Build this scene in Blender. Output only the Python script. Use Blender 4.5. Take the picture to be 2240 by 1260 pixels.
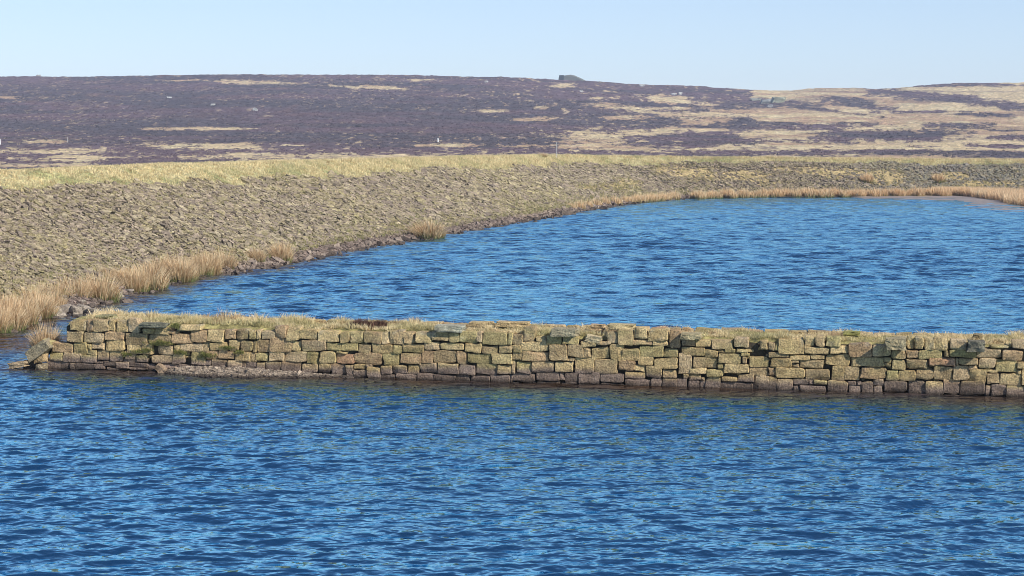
import bpy, bmesh, math, random
import numpy as np
from mathutils import Vector, Matrix
from mathutils import noise as mn
for o in list(bpy.data.objects): bpy.data.objects.remove(o)
S = bpy.context.scene
COL = S.collection
R = np.random.RandomState(7); random.seed(7)

# ---------------------------------------------------------------- camera, world, sun
H = 6.0; F = 3733.0; Y0 = 310.0
PITCH = math.atan((630 - Y0) / F)
cam = bpy.data.cameras.new('camera'); camo = bpy.data.objects.new('camera', cam); COL.objects.link(camo)
cam.sensor_width = 36; cam.lens = F / 2240 * 36; cam.clip_start = 0.5; cam.clip_end = 12000
camo.location = (0, 0, H); camo.rotation_euler = (math.pi / 2 - PITCH, 0, 0)
S.camera = camo
SUN_EL = math.radians(36); SUN_AZ = math.radians(128)      # azimuth from +Y (view direction) clockwise, so the sun is behind right
W_ = bpy.data.worlds.new('World'); S.world = W_; W_.use_nodes = True
nt = W_.node_tree; nt.nodes.clear()
sky = nt.nodes.new('ShaderNodeTexSky'); sky.sky_type = 'NISHITA'; sky.sun_disc = False
sky.sun_elevation = SUN_EL; sky.sun_rotation = SUN_AZ; sky.altitude = 1000; sky.air_density = 1.0; sky.dust_density = 0.05; sky.ozone_density = 3.0
bg = nt.nodes.new('ShaderNodeBackground'); bg.inputs['Strength'].default_value = 0.125
wo = nt.nodes.new('ShaderNodeOutputWorld')
tint = nt.nodes.new('ShaderNodeMix'); tint.data_type = 'RGBA'; tint.blend_type = 'MULTIPLY'; tint.inputs[0].default_value = 1; tint.inputs[7].default_value = (1.0, 0.955, 1.0, 1)
nt.links.new(sky.outputs[0], tint.inputs[6]); veil = nt.nodes.new('ShaderNodeMix'); veil.data_type = 'RGBA'; tcw = nt.nodes.new('ShaderNodeTexCoord'); sxw = nt.nodes.new('ShaderNodeSeparateXYZ'); mrw = nt.nodes.new('ShaderNodeMapRange')
nt.links.new(tcw.outputs['Generated'], sxw.inputs[0]); nt.links.new(sxw.outputs['Z'], mrw.inputs['Value']); nt.links.new(mrw.outputs[0], veil.inputs[0])
mrw.inputs['From Min'].default_value = 0.0; mrw.inputs['From Max'].default_value = 0.42; mrw.inputs['To Min'].default_value = 0.5; mrw.inputs['To Max'].default_value = 0.0
veil.inputs[7].default_value = (4.3, 5.5, 7.0, 1)   # thin even high haze
nt.links.new(tint.outputs[2], veil.inputs[6]); nt.links.new(veil.outputs[2], bg.inputs[0]); nt.links.new(bg.outputs[0], wo.inputs[0])
sl = bpy.data.lights.new('sun', 'SUN'); sl.energy = 5.0; sl.angle = math.radians(0.5); sl.color = (1, 0.95, 0.86)
so = bpy.data.objects.new('sun', sl); COL.objects.link(so)
sd = Vector((math.sin(SUN_AZ) * math.cos(SUN_EL), math.cos(SUN_AZ) * math.cos(SUN_EL), math.sin(SUN_EL)))
so.rotation_euler = sd.to_track_quat('Z', 'Y').to_euler(); so.location = sd * 200
S.view_settings.view_transform = 'Standard'; S.view_settings.look = 'None'
S.view_settings.gamma = 1; S.view_settings.exposure = 0.22
S.render.engine = 'CYCLES'
S.cycles.volume_bounces = 0
S.cycles.filter_width = 0.9

# ---------------------------------------------------------------- geometry helpers
cp, sp_ = math.cos(PITCH), math.sin(PITCH)
def raydir(px, py):                       # world direction of a pixel of the survey photograph
    px = np.asarray(px, float); py = np.asarray(py, float)
    x = px - 1120; v = 630 - py
    return np.stack([x, F * cp + v * sp_, v * cp - F * sp_ + 0 * x], -1)
def onz(px, py, z=0.0):
    d = raydir(px, py); k = (z - H) / d[..., 2]
    return np.stack([d[..., 0] * k, d[..., 1] * k, d[..., 2] * k + H], -1)
def ondist(px, py, D):
    d = raydir(px, py); k = D / d[..., 1]
    return np.stack([d[..., 0] * k, d[..., 1] * k, d[..., 2] * k + H], -1)
def project(P):
    P = np.asarray(P, float); x = P[..., 0]; y = P[..., 1]; z = P[..., 2] - H
    dep = y * cp - z * sp_; up = y * sp_ + z * cp
    return 1120 + F * x / dep, 630 - F * up / dep

def _hash(ix, iy, seed):
    n = (ix.astype(np.int64) * 374761393 + iy.astype(np.int64) * 668265263 + seed * 974711) & 0x7fffffff
    n = ((n ^ (n >> 13)) * 1274126177) & 0x7fffffff
    return ((n ^ (n >> 16)) & 0xffff) / 65535.0
def vnoise(x, y, seed=0):
    x = np.asarray(x, float); y = np.asarray(y, float)
    ix = np.floor(x); iy = np.floor(y); fx = x - ix; fy = y - iy
    fx = fx * fx * (3 - 2 * fx); fy = fy * fy * (3 - 2 * fy)
    a = _hash(ix, iy, seed); b = _hash(ix + 1, iy, seed); c = _hash(ix, iy + 1, seed); d = _hash(ix + 1, iy + 1, seed)
    return a + (b - a) * fx + (c - a) * fy + (a - b - c + d) * fx * fy
def fbm(x, y, seed=0, o=4):
    s = 0; a = 0.5; t = 0
    for i in range(o):
        s = s + a * vnoise(x * 2 ** i, y * 2 ** i, seed + i * 17); t += a; a *= 0.5
    return s / t                                         # 0..1
def sstep(a, b, x):
    t = np.clip((x - a) / (b - a), 0, 1); return t * t * (3 - 2 * t)
def lerp(a, b, t): return a + (b - a) * t

def make_obj(name, V, Fc, mat, col=None, smooth=False, parent=None, attrs=None):
    V = np.asarray(V, np.float32).reshape(-1, 3)
    me = bpy.data.meshes.new(name)
    if isinstance(Fc, np.ndarray):
        k = Fc.shape[1]
        me.vertices.add(len(V)); me.vertices.foreach_set('co', V.ravel())
        me.loops.add(Fc.size); me.loops.foreach_set('vertex_index', Fc.astype(np.int32).ravel())
        me.polygons.add(len(Fc)); me.polygons.foreach_set('loop_start', np.arange(0, Fc.size, k, dtype=np.int32))
        me.update(calc_edges=True)
    else:
        me.from_pydata(V.tolist(), [], Fc); me.update()
    me.polygons.foreach_set('use_smooth', np.full(len(me.polygons), smooth, bool))
    if col is not None:
        a = me.attributes.new('Col', 'FLOAT_COLOR', 'POINT')
        c = np.ones((len(V), 4), np.float32); c[:, :3] = col
        a.data.foreach_set('color', c.ravel())
    for k_, v_ in (attrs or {}).items():
        a = me.attributes.new(k_, 'FLOAT', 'POINT'); a.data.foreach_set('value', np.asarray(v_, np.float32))
    me.materials.append(mat)
    o = bpy.data.objects.new(name, me); COL.objects.link(o)
    if parent is not None: o.parent = parent
    return o
def gridfaces(n, m):
    i = np.arange(n - 1)[:, None] * m + np.arange(m - 1)[None, :]
    return np.stack([i, i + 1, i + 1 + m, i + m], -1).reshape(-1, 4)
def tag(o, label=None, cat=None, group=None, kind=None):
    for k, v in (('label', label), ('category', cat), ('group', group), ('kind', kind)):
        if v: o[k] = v
    return o
def empty(name, loc, rz=0):
    o = bpy.data.objects.new(name, None); COL.objects.link(o); o.location = loc; o.rotation_euler = (0, 0, rz)
    o.empty_display_size = 0.2; return o

# ---------------------------------------------------------------- materials
def newmat(name):
    m = bpy.data.materials.new(name); m.use_nodes = True; n = m.node_tree; n.nodes.clear()
    o = n.nodes.new('ShaderNodeOutputMaterial'); b = n.nodes.new('ShaderNodeBsdfPrincipled')
    n.links.new(b.outputs[0], o.inputs['Surface']); return m, n, b
def ntex(n, scale, detail=4, rough=0.6, vec=None, sc3=None):
    t = n.nodes.new('ShaderNodeTexNoise'); t.inputs['Scale'].default_value = scale
    t.inputs['Detail'].default_value = detail; t.inputs['Roughness'].default_value = rough
    tc = n.nodes.new('ShaderNodeNewGeometry'); src = tc.outputs['Position']
    if sc3:
        mp = n.nodes.new('ShaderNodeMapping'); mp.inputs['Scale'].default_value = sc3
        n.links.new(src, mp.inputs['Vector']); src = mp.outputs[0]
    n.links.new(src, t.inputs['Vector']); return t
def mixcol(n, a, b, fac, mode='MIX'):
    m = n.nodes.new('ShaderNodeMix'); m.data_type = 'RGBA'; m.blend_type = mode
    for s, v in ((m.inputs[6], a), (m.inputs[7], b), (m.inputs[0], fac)):
        if hasattr(v, 'links'): n.links.new(v, s)
        elif isinstance(v, (int, float)): s.default_value = v
        else: s.default_value = (*v, 1)
    return m.outputs[2]
def ramp(n, src, stops):
    r = n.nodes.new('ShaderNodeValToRGB'); n.links.new(src, r.inputs[0])
    while len(r.color_ramp.elements) < len(stops): r.color_ramp.elements.new(0.5)
    for e, (p, c) in zip(r.color_ramp.elements, stops): e.position = p; e.color = (*c, 1) if not isinstance(c, float) else (c, c, c, 1)
    return r.outputs[0]
def bump(n, b, src, dist, strength=1.0, prev=None):
    u = n.nodes.new('ShaderNodeBump'); u.inputs['Distance'].default_value = dist; u.inputs['Strength'].default_value = strength
    n.links.new(src, u.inputs['Height'])
    if prev: n.links.new(prev, u.inputs['Normal'])
    n.links.new(u.outputs[0], b.inputs['Normal']); return u.outputs[0]
def attrmat(name, nscale, lo, hi, bumpd=0, bscale=None, rough=0.9, spec=0.2, trans=0.0, fine=None):
    m, n, b = newmat(name)
    a = n.nodes.new('ShaderNodeAttribute'); a.attribute_name = 'Col'
    t = ntex(n, nscale)
    c = mixcol(n, a.outputs['Color'], ramp(n, t.outputs[0], [(0.3, lo), (0.7, hi)]), 1.0, 'MULTIPLY')
    if fine:
        t2 = ntex(n, fine, 3); c = mixcol(n, c, ramp(n, t2.outputs[0], [(0.35, (0.6, 0.6, 0.62)), (0.65, (1.3, 1.3, 1.25))]), 1.0, 'MULTIPLY')
    n.links.new(c, b.inputs['Base Color'])
    b.inputs['Roughness'].default_value = rough; b.inputs['Specular IOR Level'].default_value = spec
    if bumpd: bump(n, b, ntex(n, bscale or nscale * 2, 6, 0.65).outputs[0], bumpd)
    return m
M_wall = attrmat('wall_gritstone', 4, (0.78, 0.74, 0.70), (1.18, 1.18, 1.18), 0.05, 20, fine=26)
M_rock = attrmat('bank_rock', 3, (0.75, 0.75, 0.75), (1.2, 1.2, 1.2), 0.03, 9, fine=14)
M_blade = attrmat('dry_grass_blades', 1.2, (0.85, 0.85, 0.85), (1.12, 1.12, 1.12), rough=0.8)
M_ground = attrmat('bank_ground', 1.5, (0.7, 0.7, 0.7), (1.25, 1.25, 1.25), 0.12, 3.0, fine=6)
M_moor = attrmat('moorland', 0.35, (0.78, 0.78, 0.8), (1.2, 1.2, 1.18), 0.35, 0.9, fine=1.3)
M_twig = attrmat('heather_twigs', 0.3, (0.75, 0.75, 0.78), (1.2, 1.18, 1.2))
M_mud = attrmat('mud', 0.8, (0.8, 0.8, 0.8), (1.15, 1.15, 1.15), 0.03, 3, rough=0.5, spec=0.4)

n = M_blade.node_tree; pb = [q_ for q_ in n.nodes if q_.type == 'BSDF_PRINCIPLED'][0]; om = [q_ for q_ in n.nodes if q_.type == 'OUTPUT_MATERIAL'][0]
tr = n.nodes.new('ShaderNodeBsdfTranslucent'); ms = n.nodes.new('ShaderNodeMixShader'); ms.inputs[0].default_value = 0.3
n.links.new(pb.inputs['Base Color'].links[0].from_socket, tr.inputs[0]); n.links.new(pb.outputs[0], ms.inputs[1]); n.links.new(tr.outputs[0], ms.inputs[2]); n.links.new(ms.outputs[0], om.inputs[0])

def plain(name, c, rough=0.6):
    m, n, b = newmat(name)
    t = ntex(n, 12); n.links.new(mixcol(n, c, ramp(n, t.outputs[0], [(0.3, 0.75), (0.7, 1.15)]), 1.0, 'MULTIPLY'), b.inputs['Base Color'])
    b.inputs['Roughness'].default_value = rough; return m
M_white = plain('weathered_white_paint', (0.75, 0.75, 0.73)); M_pole = plain('grey_galvanised', (0.5, 0.5, 0.48), 0.45)

# water
M_water, n, b = newmat('water')
a = n.nodes.new('ShaderNodeAttribute'); a.attribute_name = 'shallow_reflection'
n.nodes.remove(b); b = n.nodes.new('ShaderNodeBsdfDiffuse'); gl_ = n.nodes.new('ShaderNodeBsdfGlossy'); fr_ = n.nodes.new('ShaderNodeFresnel'); mx = n.nodes.new('ShaderNodeMixShader')
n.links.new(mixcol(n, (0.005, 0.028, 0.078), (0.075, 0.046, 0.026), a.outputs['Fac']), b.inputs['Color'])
n.links.new(mixcol(n, (0.52, 0.88, 1.0), (0.50, 0.42, 0.38), a.outputs['Fac']), gl_.inputs['Color']); gl_.inputs['Roughness'].default_value = 0.05; fr_.inputs['IOR'].default_value = 1.45; mu_ = n.nodes.new('ShaderNodeMath'); mu_.operation = 'MULTIPLY'; mu_.use_clamp = True; mu_.inputs[1].default_value = 2.9; n.links.new(fr_.outputs[0], mu_.inputs[0])  # brownish gloss tint paints in the wall's dark reflection and dims the mirroring
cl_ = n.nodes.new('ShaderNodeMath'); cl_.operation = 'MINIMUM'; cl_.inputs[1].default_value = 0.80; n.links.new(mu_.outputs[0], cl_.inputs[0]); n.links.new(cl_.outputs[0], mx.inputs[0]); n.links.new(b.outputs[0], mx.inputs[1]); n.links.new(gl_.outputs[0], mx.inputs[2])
n.links.new(mx.outputs[0], [q_ for q_ in n.nodes if q_.type == 'OUTPUT_MATERIAL'][0].inputs['Surface'])
t1 = ntex(n, 1.0, 3, 0.55, sc3=(2.6, 4.6, 1)); t2 = ntex(n, 1.0, 3, 0.6, sc3=(1.1, 1.6, 1)); t3 = ntex(n, 1.0, 3, 0.6, sc3=(0.3, 0.42, 1))
p = bump(n, b, t3.outputs[0], 0.18); p = bump(n, b, t2.outputs[0], 0.15, prev=p); p = bump(n, b, t1.outputs[0], 0.024, prev=p)
n.links.new(p, gl_.inputs['Normal']); n.links.new(p, fr_.inputs['Normal'])

# ---------------------------------------------------------------- shore (toe of the bank) line
toe_px = [(0, 722), (60, 705), (120, 686), (190, 672), (245, 655), (290, 640), (350, 622), (420, 607), (500, 597), (570, 590), (630, 577), (750, 551), (870, 530),
          (940, 519), (1000, 509), (1100, 492), (1200, 475), (1300, 457), (1400, 443), (1500, 434), (1600, 431), (1700, 430), (1850, 429), (2000, 428), (2120, 427), (2240, 427)]
toe = np.array([(-21.5, 2), (-23, 16), (-22.5, 32), (-19.5, 45)] + [tuple(onz(x, y)[:2]) for x, y in toe_px] + [(70, 190), (95, 186), (130, 175)])
def resample(P, step):
    d = np.r_[0, np.cumsum(np.hypot(*np.diff(P, axis=0).T))]
    s = np.arange(0, d[-1], step); Q = np.stack([np.interp(s, d, P[:, i]) for i in (0, 1)], -1)
    return Q, s
def smooth(a, k):
    ker = np.ones(k) / k; pad = np.pad(a, ((k // 2, k // 2),) + ((0, 0),) * (a.ndim - 1), 'edge')
    return np.stack([np.convolve(pad[:, i], ker, 'valid') for i in range(a.shape[1])], -1) if a.ndim > 1 else np.convolve(pad, ker, 'valid')
TOE, TS = resample(toe, 0.5); TOE = smooth(TOE, 9)
tang = np.gradient(smooth(TOE, 31), axis=0); tang /= np.linalg.norm(tang, axis=1)[:, None]
NRM = np.stack([-tang[:, 1], tang[:, 0]], -1)             # outward, up the bank
BW = 10.5
crestP = TOE + NRM * BW
crow = lambda u: np.interp(u, [0, 150, 300, 600, 900, 1200, 1240, 1500, 1800, 2000, 2240], [380, 372, 364, 356, 349, 342, 341, 346, 347, 349, 352])
brow = lambda u: np.interp(u, [0, 150, 300, 600, 900, 1200, 1500, 1800, 2240], [424, 414, 410, 396, 377, 364, 357, 358, 360])
cu = 1120 + F * crestP[:, 0] / np.maximum(crestP[:, 1], 30)
HC = H - crestP[:, 1] * (crow(cu) - Y0) / F
HC[crestP[:, 1] < 60] = 4.6
HC = smooth(np.clip(HC, 3.2, 4.9), 41)
def bank_z(i, t):                                          # i index along, t metres up from toe
    tt = np.clip(t / BW, -1, 1)
    z = HC[i] * tt
    z = np.where(t < 0, t * 0.28, z)
    top = BW + 2.2
    z = np.where(t > BW, HC[i], z); z = np.where(t > top, HC[i] - (t - top) * 0.5, z)
    return z
# grass border, as a distance up the bank
tg = []
tt = np.linspace(0, BW, 120)
for i in range(len(TOE)):
    P = np.concatenate([TOE[i] + NRM[i] * tt[:, None], bank_z(i, tt)[:, None]], 1)
    u, v = project(P)
    k = np.argmax((v < brow(u)) & (P[:, 1] > 30))
    tg.append(tt[k] if k else 8.2)
TG = smooth(np.clip(np.array(tg), 6.0, 9.9), 21)
tj = np.concatenate([np.arange(-6, 0, 0.5), np.arange(0, BW + 3, 0.22), np.arange(BW + 3, BW + 14, 0.8)])
I = np.arange(len(TOE))
T2, I2 = np.meshgrid(tj, I); Z = bank_z(I2, T2)
X = TOE[I2, 0] + NRM[I2, 0] * T2; Y = TOE[I2, 1] + NRM[I2, 1] * T2
Z = Z + (fbm(X * 0.5, Y * 0.5, 3) - 0.5) * 0.18 * (T2 > 0.3) + (fbm(X * 2.3, Y * 2.3, 5) - 0.5) * 0.10 * (T2 > 0)
edge = T2 - TG[I2] + (fbm(X * 0.35, Y * 0.35, 9) - 0.5) * 2.4 + (fbm(X * 1.5, Y * 1.5, 19) - 0.5) * 0.8
gm = sstep(-0.25, 0.25, edge)
U2, V2 = project(np.stack([X, Y, Z], -1))
def patch(U, V, lst, nz=0.6):
    m = 0
    wob = (fbm(U * 0.012, V * 0.10, 31) - 0.5) * 2.4 * nz + (fbm(U * 0.05, V * 0.30, 37) - 0.5) * 2.0 * nz + (vnoise(U * 0.25, V * 0.7, 39) - 0.5) * 0.9 * nz
    for cx, cy, rx, ry, *sl in lst:
        s = sl[0] if sl else 0
        d = ((U - cx) / rx) ** 2 + ((V - cy - s * (U - cx)) / ry) ** 2
        m = np.maximum(m, sstep(1.25, 0.8, np.sqrt(d) + wob))
    return m
bank_straw = [(1530, 378, 110, 14, 0.1), (1650, 392, 60, 14, 0.2), (1450, 372, 50, 8), (1830, 378, 60, 12), (1930, 390, 45, 16), (2085, 388, 50, 14), (2170, 405, 70, 10), (1330, 412, 60, 8), (1760, 370, 50, 6), (1370, 400, 30, 8)]
straw = patch(U2, V2, bank_straw) * (U2 > 1250)
low = sstep(2.6, 1.0, T2 + (fbm(X * 0.8, Y * 0.8, 77) - 0.5) * 2.5) * (T2 > 0.7)
c_rock = np.array((0.055, 0.045, 0.032)); c_grass = np.array((0.42, 0.37, 0.20)); c_green = np.array((0.21, 0.24, 0.085)); c_straw = np.array((0.42, 0.32, 0.16)); c_wet = np.array((0.10, 0.075, 0.06))
nn = fbm(X * 0.8, Y * 0.8, 41)[..., None]
gc = lerp(c_grass, c_green, sstep(0.5, 0.75, nn) * 0.6 + 0.35 * sstep(1.2, 0.0, edge)[..., None])
C = lerp(c_rock, c_straw * 0.7, low[..., None] * 0.5); C = lerp(C, c_straw, straw[..., None]); C = lerp(C, gc, gm[..., None])
C = lerp(C, c_wet, sstep(0.9, 0.2, T2)[..., None])
tag(make_obj('reservoir_bank', np.stack([X, Y, Z], -1), gridfaces(len(I), len(tj)), M_ground, C.reshape(-1, 3), True), kind='structure')

# ---------------------------------------------------------------- moorland hill
SKY = lambda u: np.interp(u, [-1500, 0, 100, 300, 480, 700, 800, 1000, 1120, 1230, 1300, 1450, 1550, 1650, 1700, 1800, 1950, 2000, 2100, 2240, 3500],
                             [190, 167, 166, 164, 162, 161, 162, 165, 168, 173, 176, 186, 192, 195, 196, 191, 192, 188, 184, 182, 175])
gD = [170, 200, 300, 420, 600, 800, 960]; gv = [1.06, 1.0, 0.86, 0.66, 0.40, 0.14, 0.0]
uu = np.concatenate([np.arange(-1500, -150, 25), np.arange(-150, 2400, 2.0), np.arange(2400, 3500, 25)])
q = np.linspace(1.06, 0, 430)
Dq = np.interp(q, gv[::-1], gD[::-1]); Dq = smooth(Dq, 41)
Dall = np.concatenate([Dq, 960 + np.linspace(8, 500, 25)])
UU, DD = np.meshgrid(uu, Dall)
QQ = np.concatenate([q, np.zeros(25)])[:, None] + 0 * UU
rows = SKY(UU) + (385 - SKY(UU)) * QQ
P = ondist(UU, rows, DD)
P[..., 2] -= np.maximum(DD - 960, 0) * 0.07 + np.maximum(DD - 990, 0) * 0.03
def rough_moor(x, y):
    return (fbm(x * 0.02, y * 0.012, 51) - 0.5) * 2.4 + (fbm(x * 0.16, y * 0.1, 52) - 0.5) * 0.9 + (fbm(x * 0.7, y * 0.6, 53, 3) - 0.5) * 0.5
Dc = np.interp(UU, cu[crestP[:, 1] > 70], crestP[crestP[:, 1] > 70, 1])
P[..., 2] = lerp(-3.0 + 0 * DD, P[..., 2], sstep(1, 9, DD - Dc))
amp = np.clip((DD - 170) / 500, 0.25, 1)
P[..., 2] += rough_moor(P[..., 0], P[..., 1]) * amp
Um, Vm = project(P)
def moor_masks(U, V, x, y):
    wx = (fbm(x * 0.05, y * 0.02, 61) - 0.5) * 50; wy = (fbm(x * 0.05, y * 0.02, 62) - 0.5) * 8 + (fbm(x * 0.3, y * 0.1, 63) - 0.5) * 5
    U = U + wx; V = V + wy
    s = sstep(-25, 35, (U - 1640) - (V - 210) * 0.4 * (V < 250) + 55 * (V > 240) * (V < 275) + (fbm(x * 0.02, y * 0.01, 66) - 0.5) * 120)
    s = s * sstep(193 + 8, 193 - 3, V * (U < 1650) + (U >= 1650) * 0)
    s = s * (1 - 0.4 * sstep(0.58, 0.66, fbm(U * 0.006, V * 0.16, 64, 5)))
    heath = [(1640, 222, 170, 11, 0.07), (1800, 240, 100, 6, 0.13), (1885, 226, 75, 8, 0.13), (2110, 220, 190, 11, 0.10), (1760, 277, 170, 8), (1930, 297, 190, 15, -0.02), (2080, 274, 90, 7, 0.04),
             (2230, 300, 70, 6), (2190, 319, 75, 5), (1700, 332, 1200, 9, 0.008), (2010, 322, 35, 3), (1990, 246, 120, 3), (2150, 253, 70, 4), (1700, 270, 60, 5), (1960, 200, 60, 2), (1500, 270, 90, 12), (2000, 185, 400, 3), (2200, 286, 60, 3)]
    s = s * (1 - patch(U, V, heath, 0.5))
    grass = [(575, 180, 85, 4, 0.02), (785, 190, 95, 3.2, 0.05), (470, 319, 105, 8), (120, 330, 130, 5), (150, 345, 110, 6), (40, 361, 150, 4), (760, 344, 300, 8), (560, 338, 60, 3), (440, 283, 100, 2.5), (10, 213, 35, 2.2),
             (950, 318, 75, 3), (1140, 321, 60, 2.6), (1260, 320, 60, 3), (930, 174, 30, 2.5), (1235, 188, 25, 3.5), (1060, 241, 50, 3.5), (110, 309, 40, 4), (400, 176, 40, 2), (1170, 262, 50, 5),
             (1300, 303, 62, 17), (1375, 324, 75, 6, 0.03), (1370, 291, 130, 4), (1490, 286, 110, 4), (1360, 235, 75, 6, 0.05), (1465, 217, 75, 8, 0.11), (1490, 236, 60, 3), (1310, 213, 25, 3), (1380, 258, 45, 5), (1430, 246, 60, 4, 0.1),
             (1640, 250, 220, 9), (1545, 264, 60, 8), (1690, 293, 80, 8), (1180, 233, 22, 3), (1560, 325, 160, 3), (640, 317, 40, 2), (1800, 322, 220, 5), (2100, 326, 150, 4)]
    s = np.maximum(s, patch(U, V, grass, 0.75) * (1 - 0.7 * sstep(0.58, 0.68, fbm(U * 0.05, V * 0.5, 65))))
    sp = sstep(0.70, 0.78, fbm(x * 0.35, y * 0.09, 67)) * np.where(U > 1050, 0.8, 0.35)
    spots = sstep(0.66, 0.8, fbm(x * 0.55, y * 0.3, 68))
    fl_ = sstep(0.80, 0.86, vnoise(x * 1.1, y * 0.22, 69)) * sstep(0.45, 0.6, fbm(x * 0.03, y * 0.02, 70)) * 0.6
    s = np.maximum(np.maximum(s, sp), fl_); s = s * (1 - 0.5 * spots * (s > 0.5))
    return s
g = moor_masks(Um, Vm, P[..., 0], P[..., 1])[..., None]
c_he = np.array((0.148, 0.104, 0.115)); c_he2 = np.array((0.100, 0.086, 0.094)); c_he3 = np.array((0.19, 0.12, 0.105))
c_mg = np.array((0.60, 0.47, 0.28)); c_mg2 = np.array((0.46, 0.31, 0.20)); c_mg3 = np.array((0.64, 0.54, 0.33))
x, y = P[..., 0], P[..., 1]
n1 = fbm(x * 0.018, y * 0.03, 71)[..., None]; n2 = fbm(x * 0.12, y * 0.06, 72)[..., None]; n3 = fbm(x * 0.5, y * 0.3, 73)[..., None]
heathc = lerp(lerp(c_he, c_he2, sstep(0.35, 0.65, n1)), c_he3, sstep(0.6, 0.8, n2) * 0.6)
grassc = lerp(lerp(c_mg, c_mg2, sstep(0.4, 0.65, n1)), c_mg3, sstep(0.5, 0.75, n2) * 0.8)
C = lerp(heathc, grassc, g) * (0.55 + 0.9 * n3)
tag(make_obj('moorland_hill', P, gridfaces(len(Dall), len(uu)), M_moor, C.reshape(-1, 3), True), kind='structure')
def hill_point(u, row):
    """point on the hill seen in that direction"""
    col = np.argmin(abs(uu - u)); v = Vm[:, col]
    j = np.argmin(abs(v[:430] - row)); return P[j, col].copy()
hillP = P

# base ground under everything out to the horizon
B = 1500
make = make_obj('ground', np.array([(-B, -B, -3.2), (B, -B, -3.2), (B, B, -3.2), (-B, B, -3.2)], float), np.array([[0, 1, 2, 3]]), M_ground, np.tile((0.2, 0.15, 0.09), (4, 1)))
tag(make, kind='structure')

# ---------------------------------------------------------------- near bank under the camera
nx = np.linspace(-60, 60, 121); ny = np.linspace(-30, 14, 60); NX, NY = np.meshgrid(nx, ny)
NZ = np.clip((12 - NY) * 0.42 - 0.9, -1, 4.2) + (fbm(NX * 0.5, NY * 0.5, 81) - 0.5) * 0.3
tag(make_obj('near_bank', np.stack([NX, NY, NZ], -1), gridfaces(60, 121), M_ground, np.tile((0.3, 0.25, 0.12), (NX.size, 1)), True), kind='structure')

# ---------------------------------------------------------------- wall frame of reference
WA = onz(100, 806)[:2]; WB = onz(2240, 869)[:2]
we = (WB - WA) / np.linalg.norm(WB - WA); wn = np.array([we[1], -we[0]])      # wn points towards the camera
def wall_at(px, py):
    d = raydir(px, py); cam0 = np.zeros(2)
    k = np.dot(WA, wn) / (d[..., 0] * wn[0] + d[..., 1] * wn[1])
    Q = d[..., :2] * k[..., None] if np.ndim(k) else d[:2] * k
    a = (Q - WA) @ we; z = H + d[..., 2] * k
    return a, z
def wpt(a, dn, z):
    a = np.asarray(a, float); dn = np.asarray(dn, float)
    return np.stack([WA[0] + we[0] * a + wn[0] * dn, WA[1] + we[1] * a + wn[1] * dn, np.asarray(z, float) + 0 * a], -1)

# ---------------------------------------------------------------- water
Dw = [11.0]
while Dw[-1] < 50: Dw.append(Dw[-1] + (0.047 if Dw[-1] > 21 else 0.2))
while Dw[-1] < 202: Dw.append(Dw[-1] * 1.0021)
Dw = np.array(Dw); uw = np.concatenate([np.arange(-1400, -60, 60), np.arange(-60, 2301, 4.0), np.arange(2360, 3700, 60)])
UW, DW = np.meshgrid(uw, Dw); XW = (UW - 1120) / F * DW; YW = DW
cell = np.maximum(np.maximum(4 / F * DW, np.gradient(Dw)[:, None]), 0.03)
ZW = np.zeros_like(XW)
gust = 0.55 + 0.9 * fbm(XW * 0.12, YW * 0.06, 91, 3)
wxx = XW + 0.5 * vnoise(XW * 0.4, YW * 0.4, 95); wyy = YW + 0.5 * vnoise(XW * 0.35, YW * 0.4, 96)
for i in range(84):
    lam = R.uniform(0.15, 0.48) if i < 48 else (R.uniform(0.55, 1.5) if i < 70 else R.uniform(1.8, 4.5))
    th = R.normal(-0.08, 0.36 if i < 48 else 0.30); k = 2 * math.pi / lam
    sl_ = 0.031 if i < 48 else (0.021 if i < 70 else 0.007) * (1 + 1.6 * sstep(50, 80, YW))
    fade = sstep(2.6, 4.6, lam / cell)
    ph = k * (math.sin(th) * wxx + math.cos(th) * wyy) + R.rand() * 6.28
    sn = np.sin(ph)
    ZW += fade * sl_ / k * (sn + 0.22 * np.cos(2 * ph))
calm = np.ones_like(XW)
ZW *= gust
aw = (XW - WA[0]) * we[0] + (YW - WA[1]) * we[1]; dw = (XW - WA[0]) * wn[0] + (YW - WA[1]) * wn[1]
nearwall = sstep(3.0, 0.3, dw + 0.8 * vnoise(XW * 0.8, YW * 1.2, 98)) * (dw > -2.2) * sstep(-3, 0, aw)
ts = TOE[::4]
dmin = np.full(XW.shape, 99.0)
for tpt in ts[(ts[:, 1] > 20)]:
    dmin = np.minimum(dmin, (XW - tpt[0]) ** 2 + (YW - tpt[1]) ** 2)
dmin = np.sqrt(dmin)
shal_refl = np.maximum(nearwall * 0.9, sstep(3.2, 0.3, dmin + 1.2 * sstep(70, 110, YW)) * 0.9)  # mask for both the brown shallow bed and the painted dark reflection
cove = sstep(4.5, 1.0, np.hypot((XW + 15.6) / 1.6, YW - 50.5)); shal_refl = np.maximum(shal_refl, cove)
shal_refl = shal_refl * (0.7 + 0.5 * fbm(XW * 0.9, YW * 0.9, 97))
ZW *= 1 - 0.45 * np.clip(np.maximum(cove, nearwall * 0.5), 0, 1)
water = make_obj('water', np.stack([XW, YW, ZW], -1), gridfaces(len(Dw), len(uw)), M_water, None, True, attrs={'shallow_reflection': np.clip(shal_refl, 0, 1).ravel()})
tag(water, kind='structure')

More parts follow.
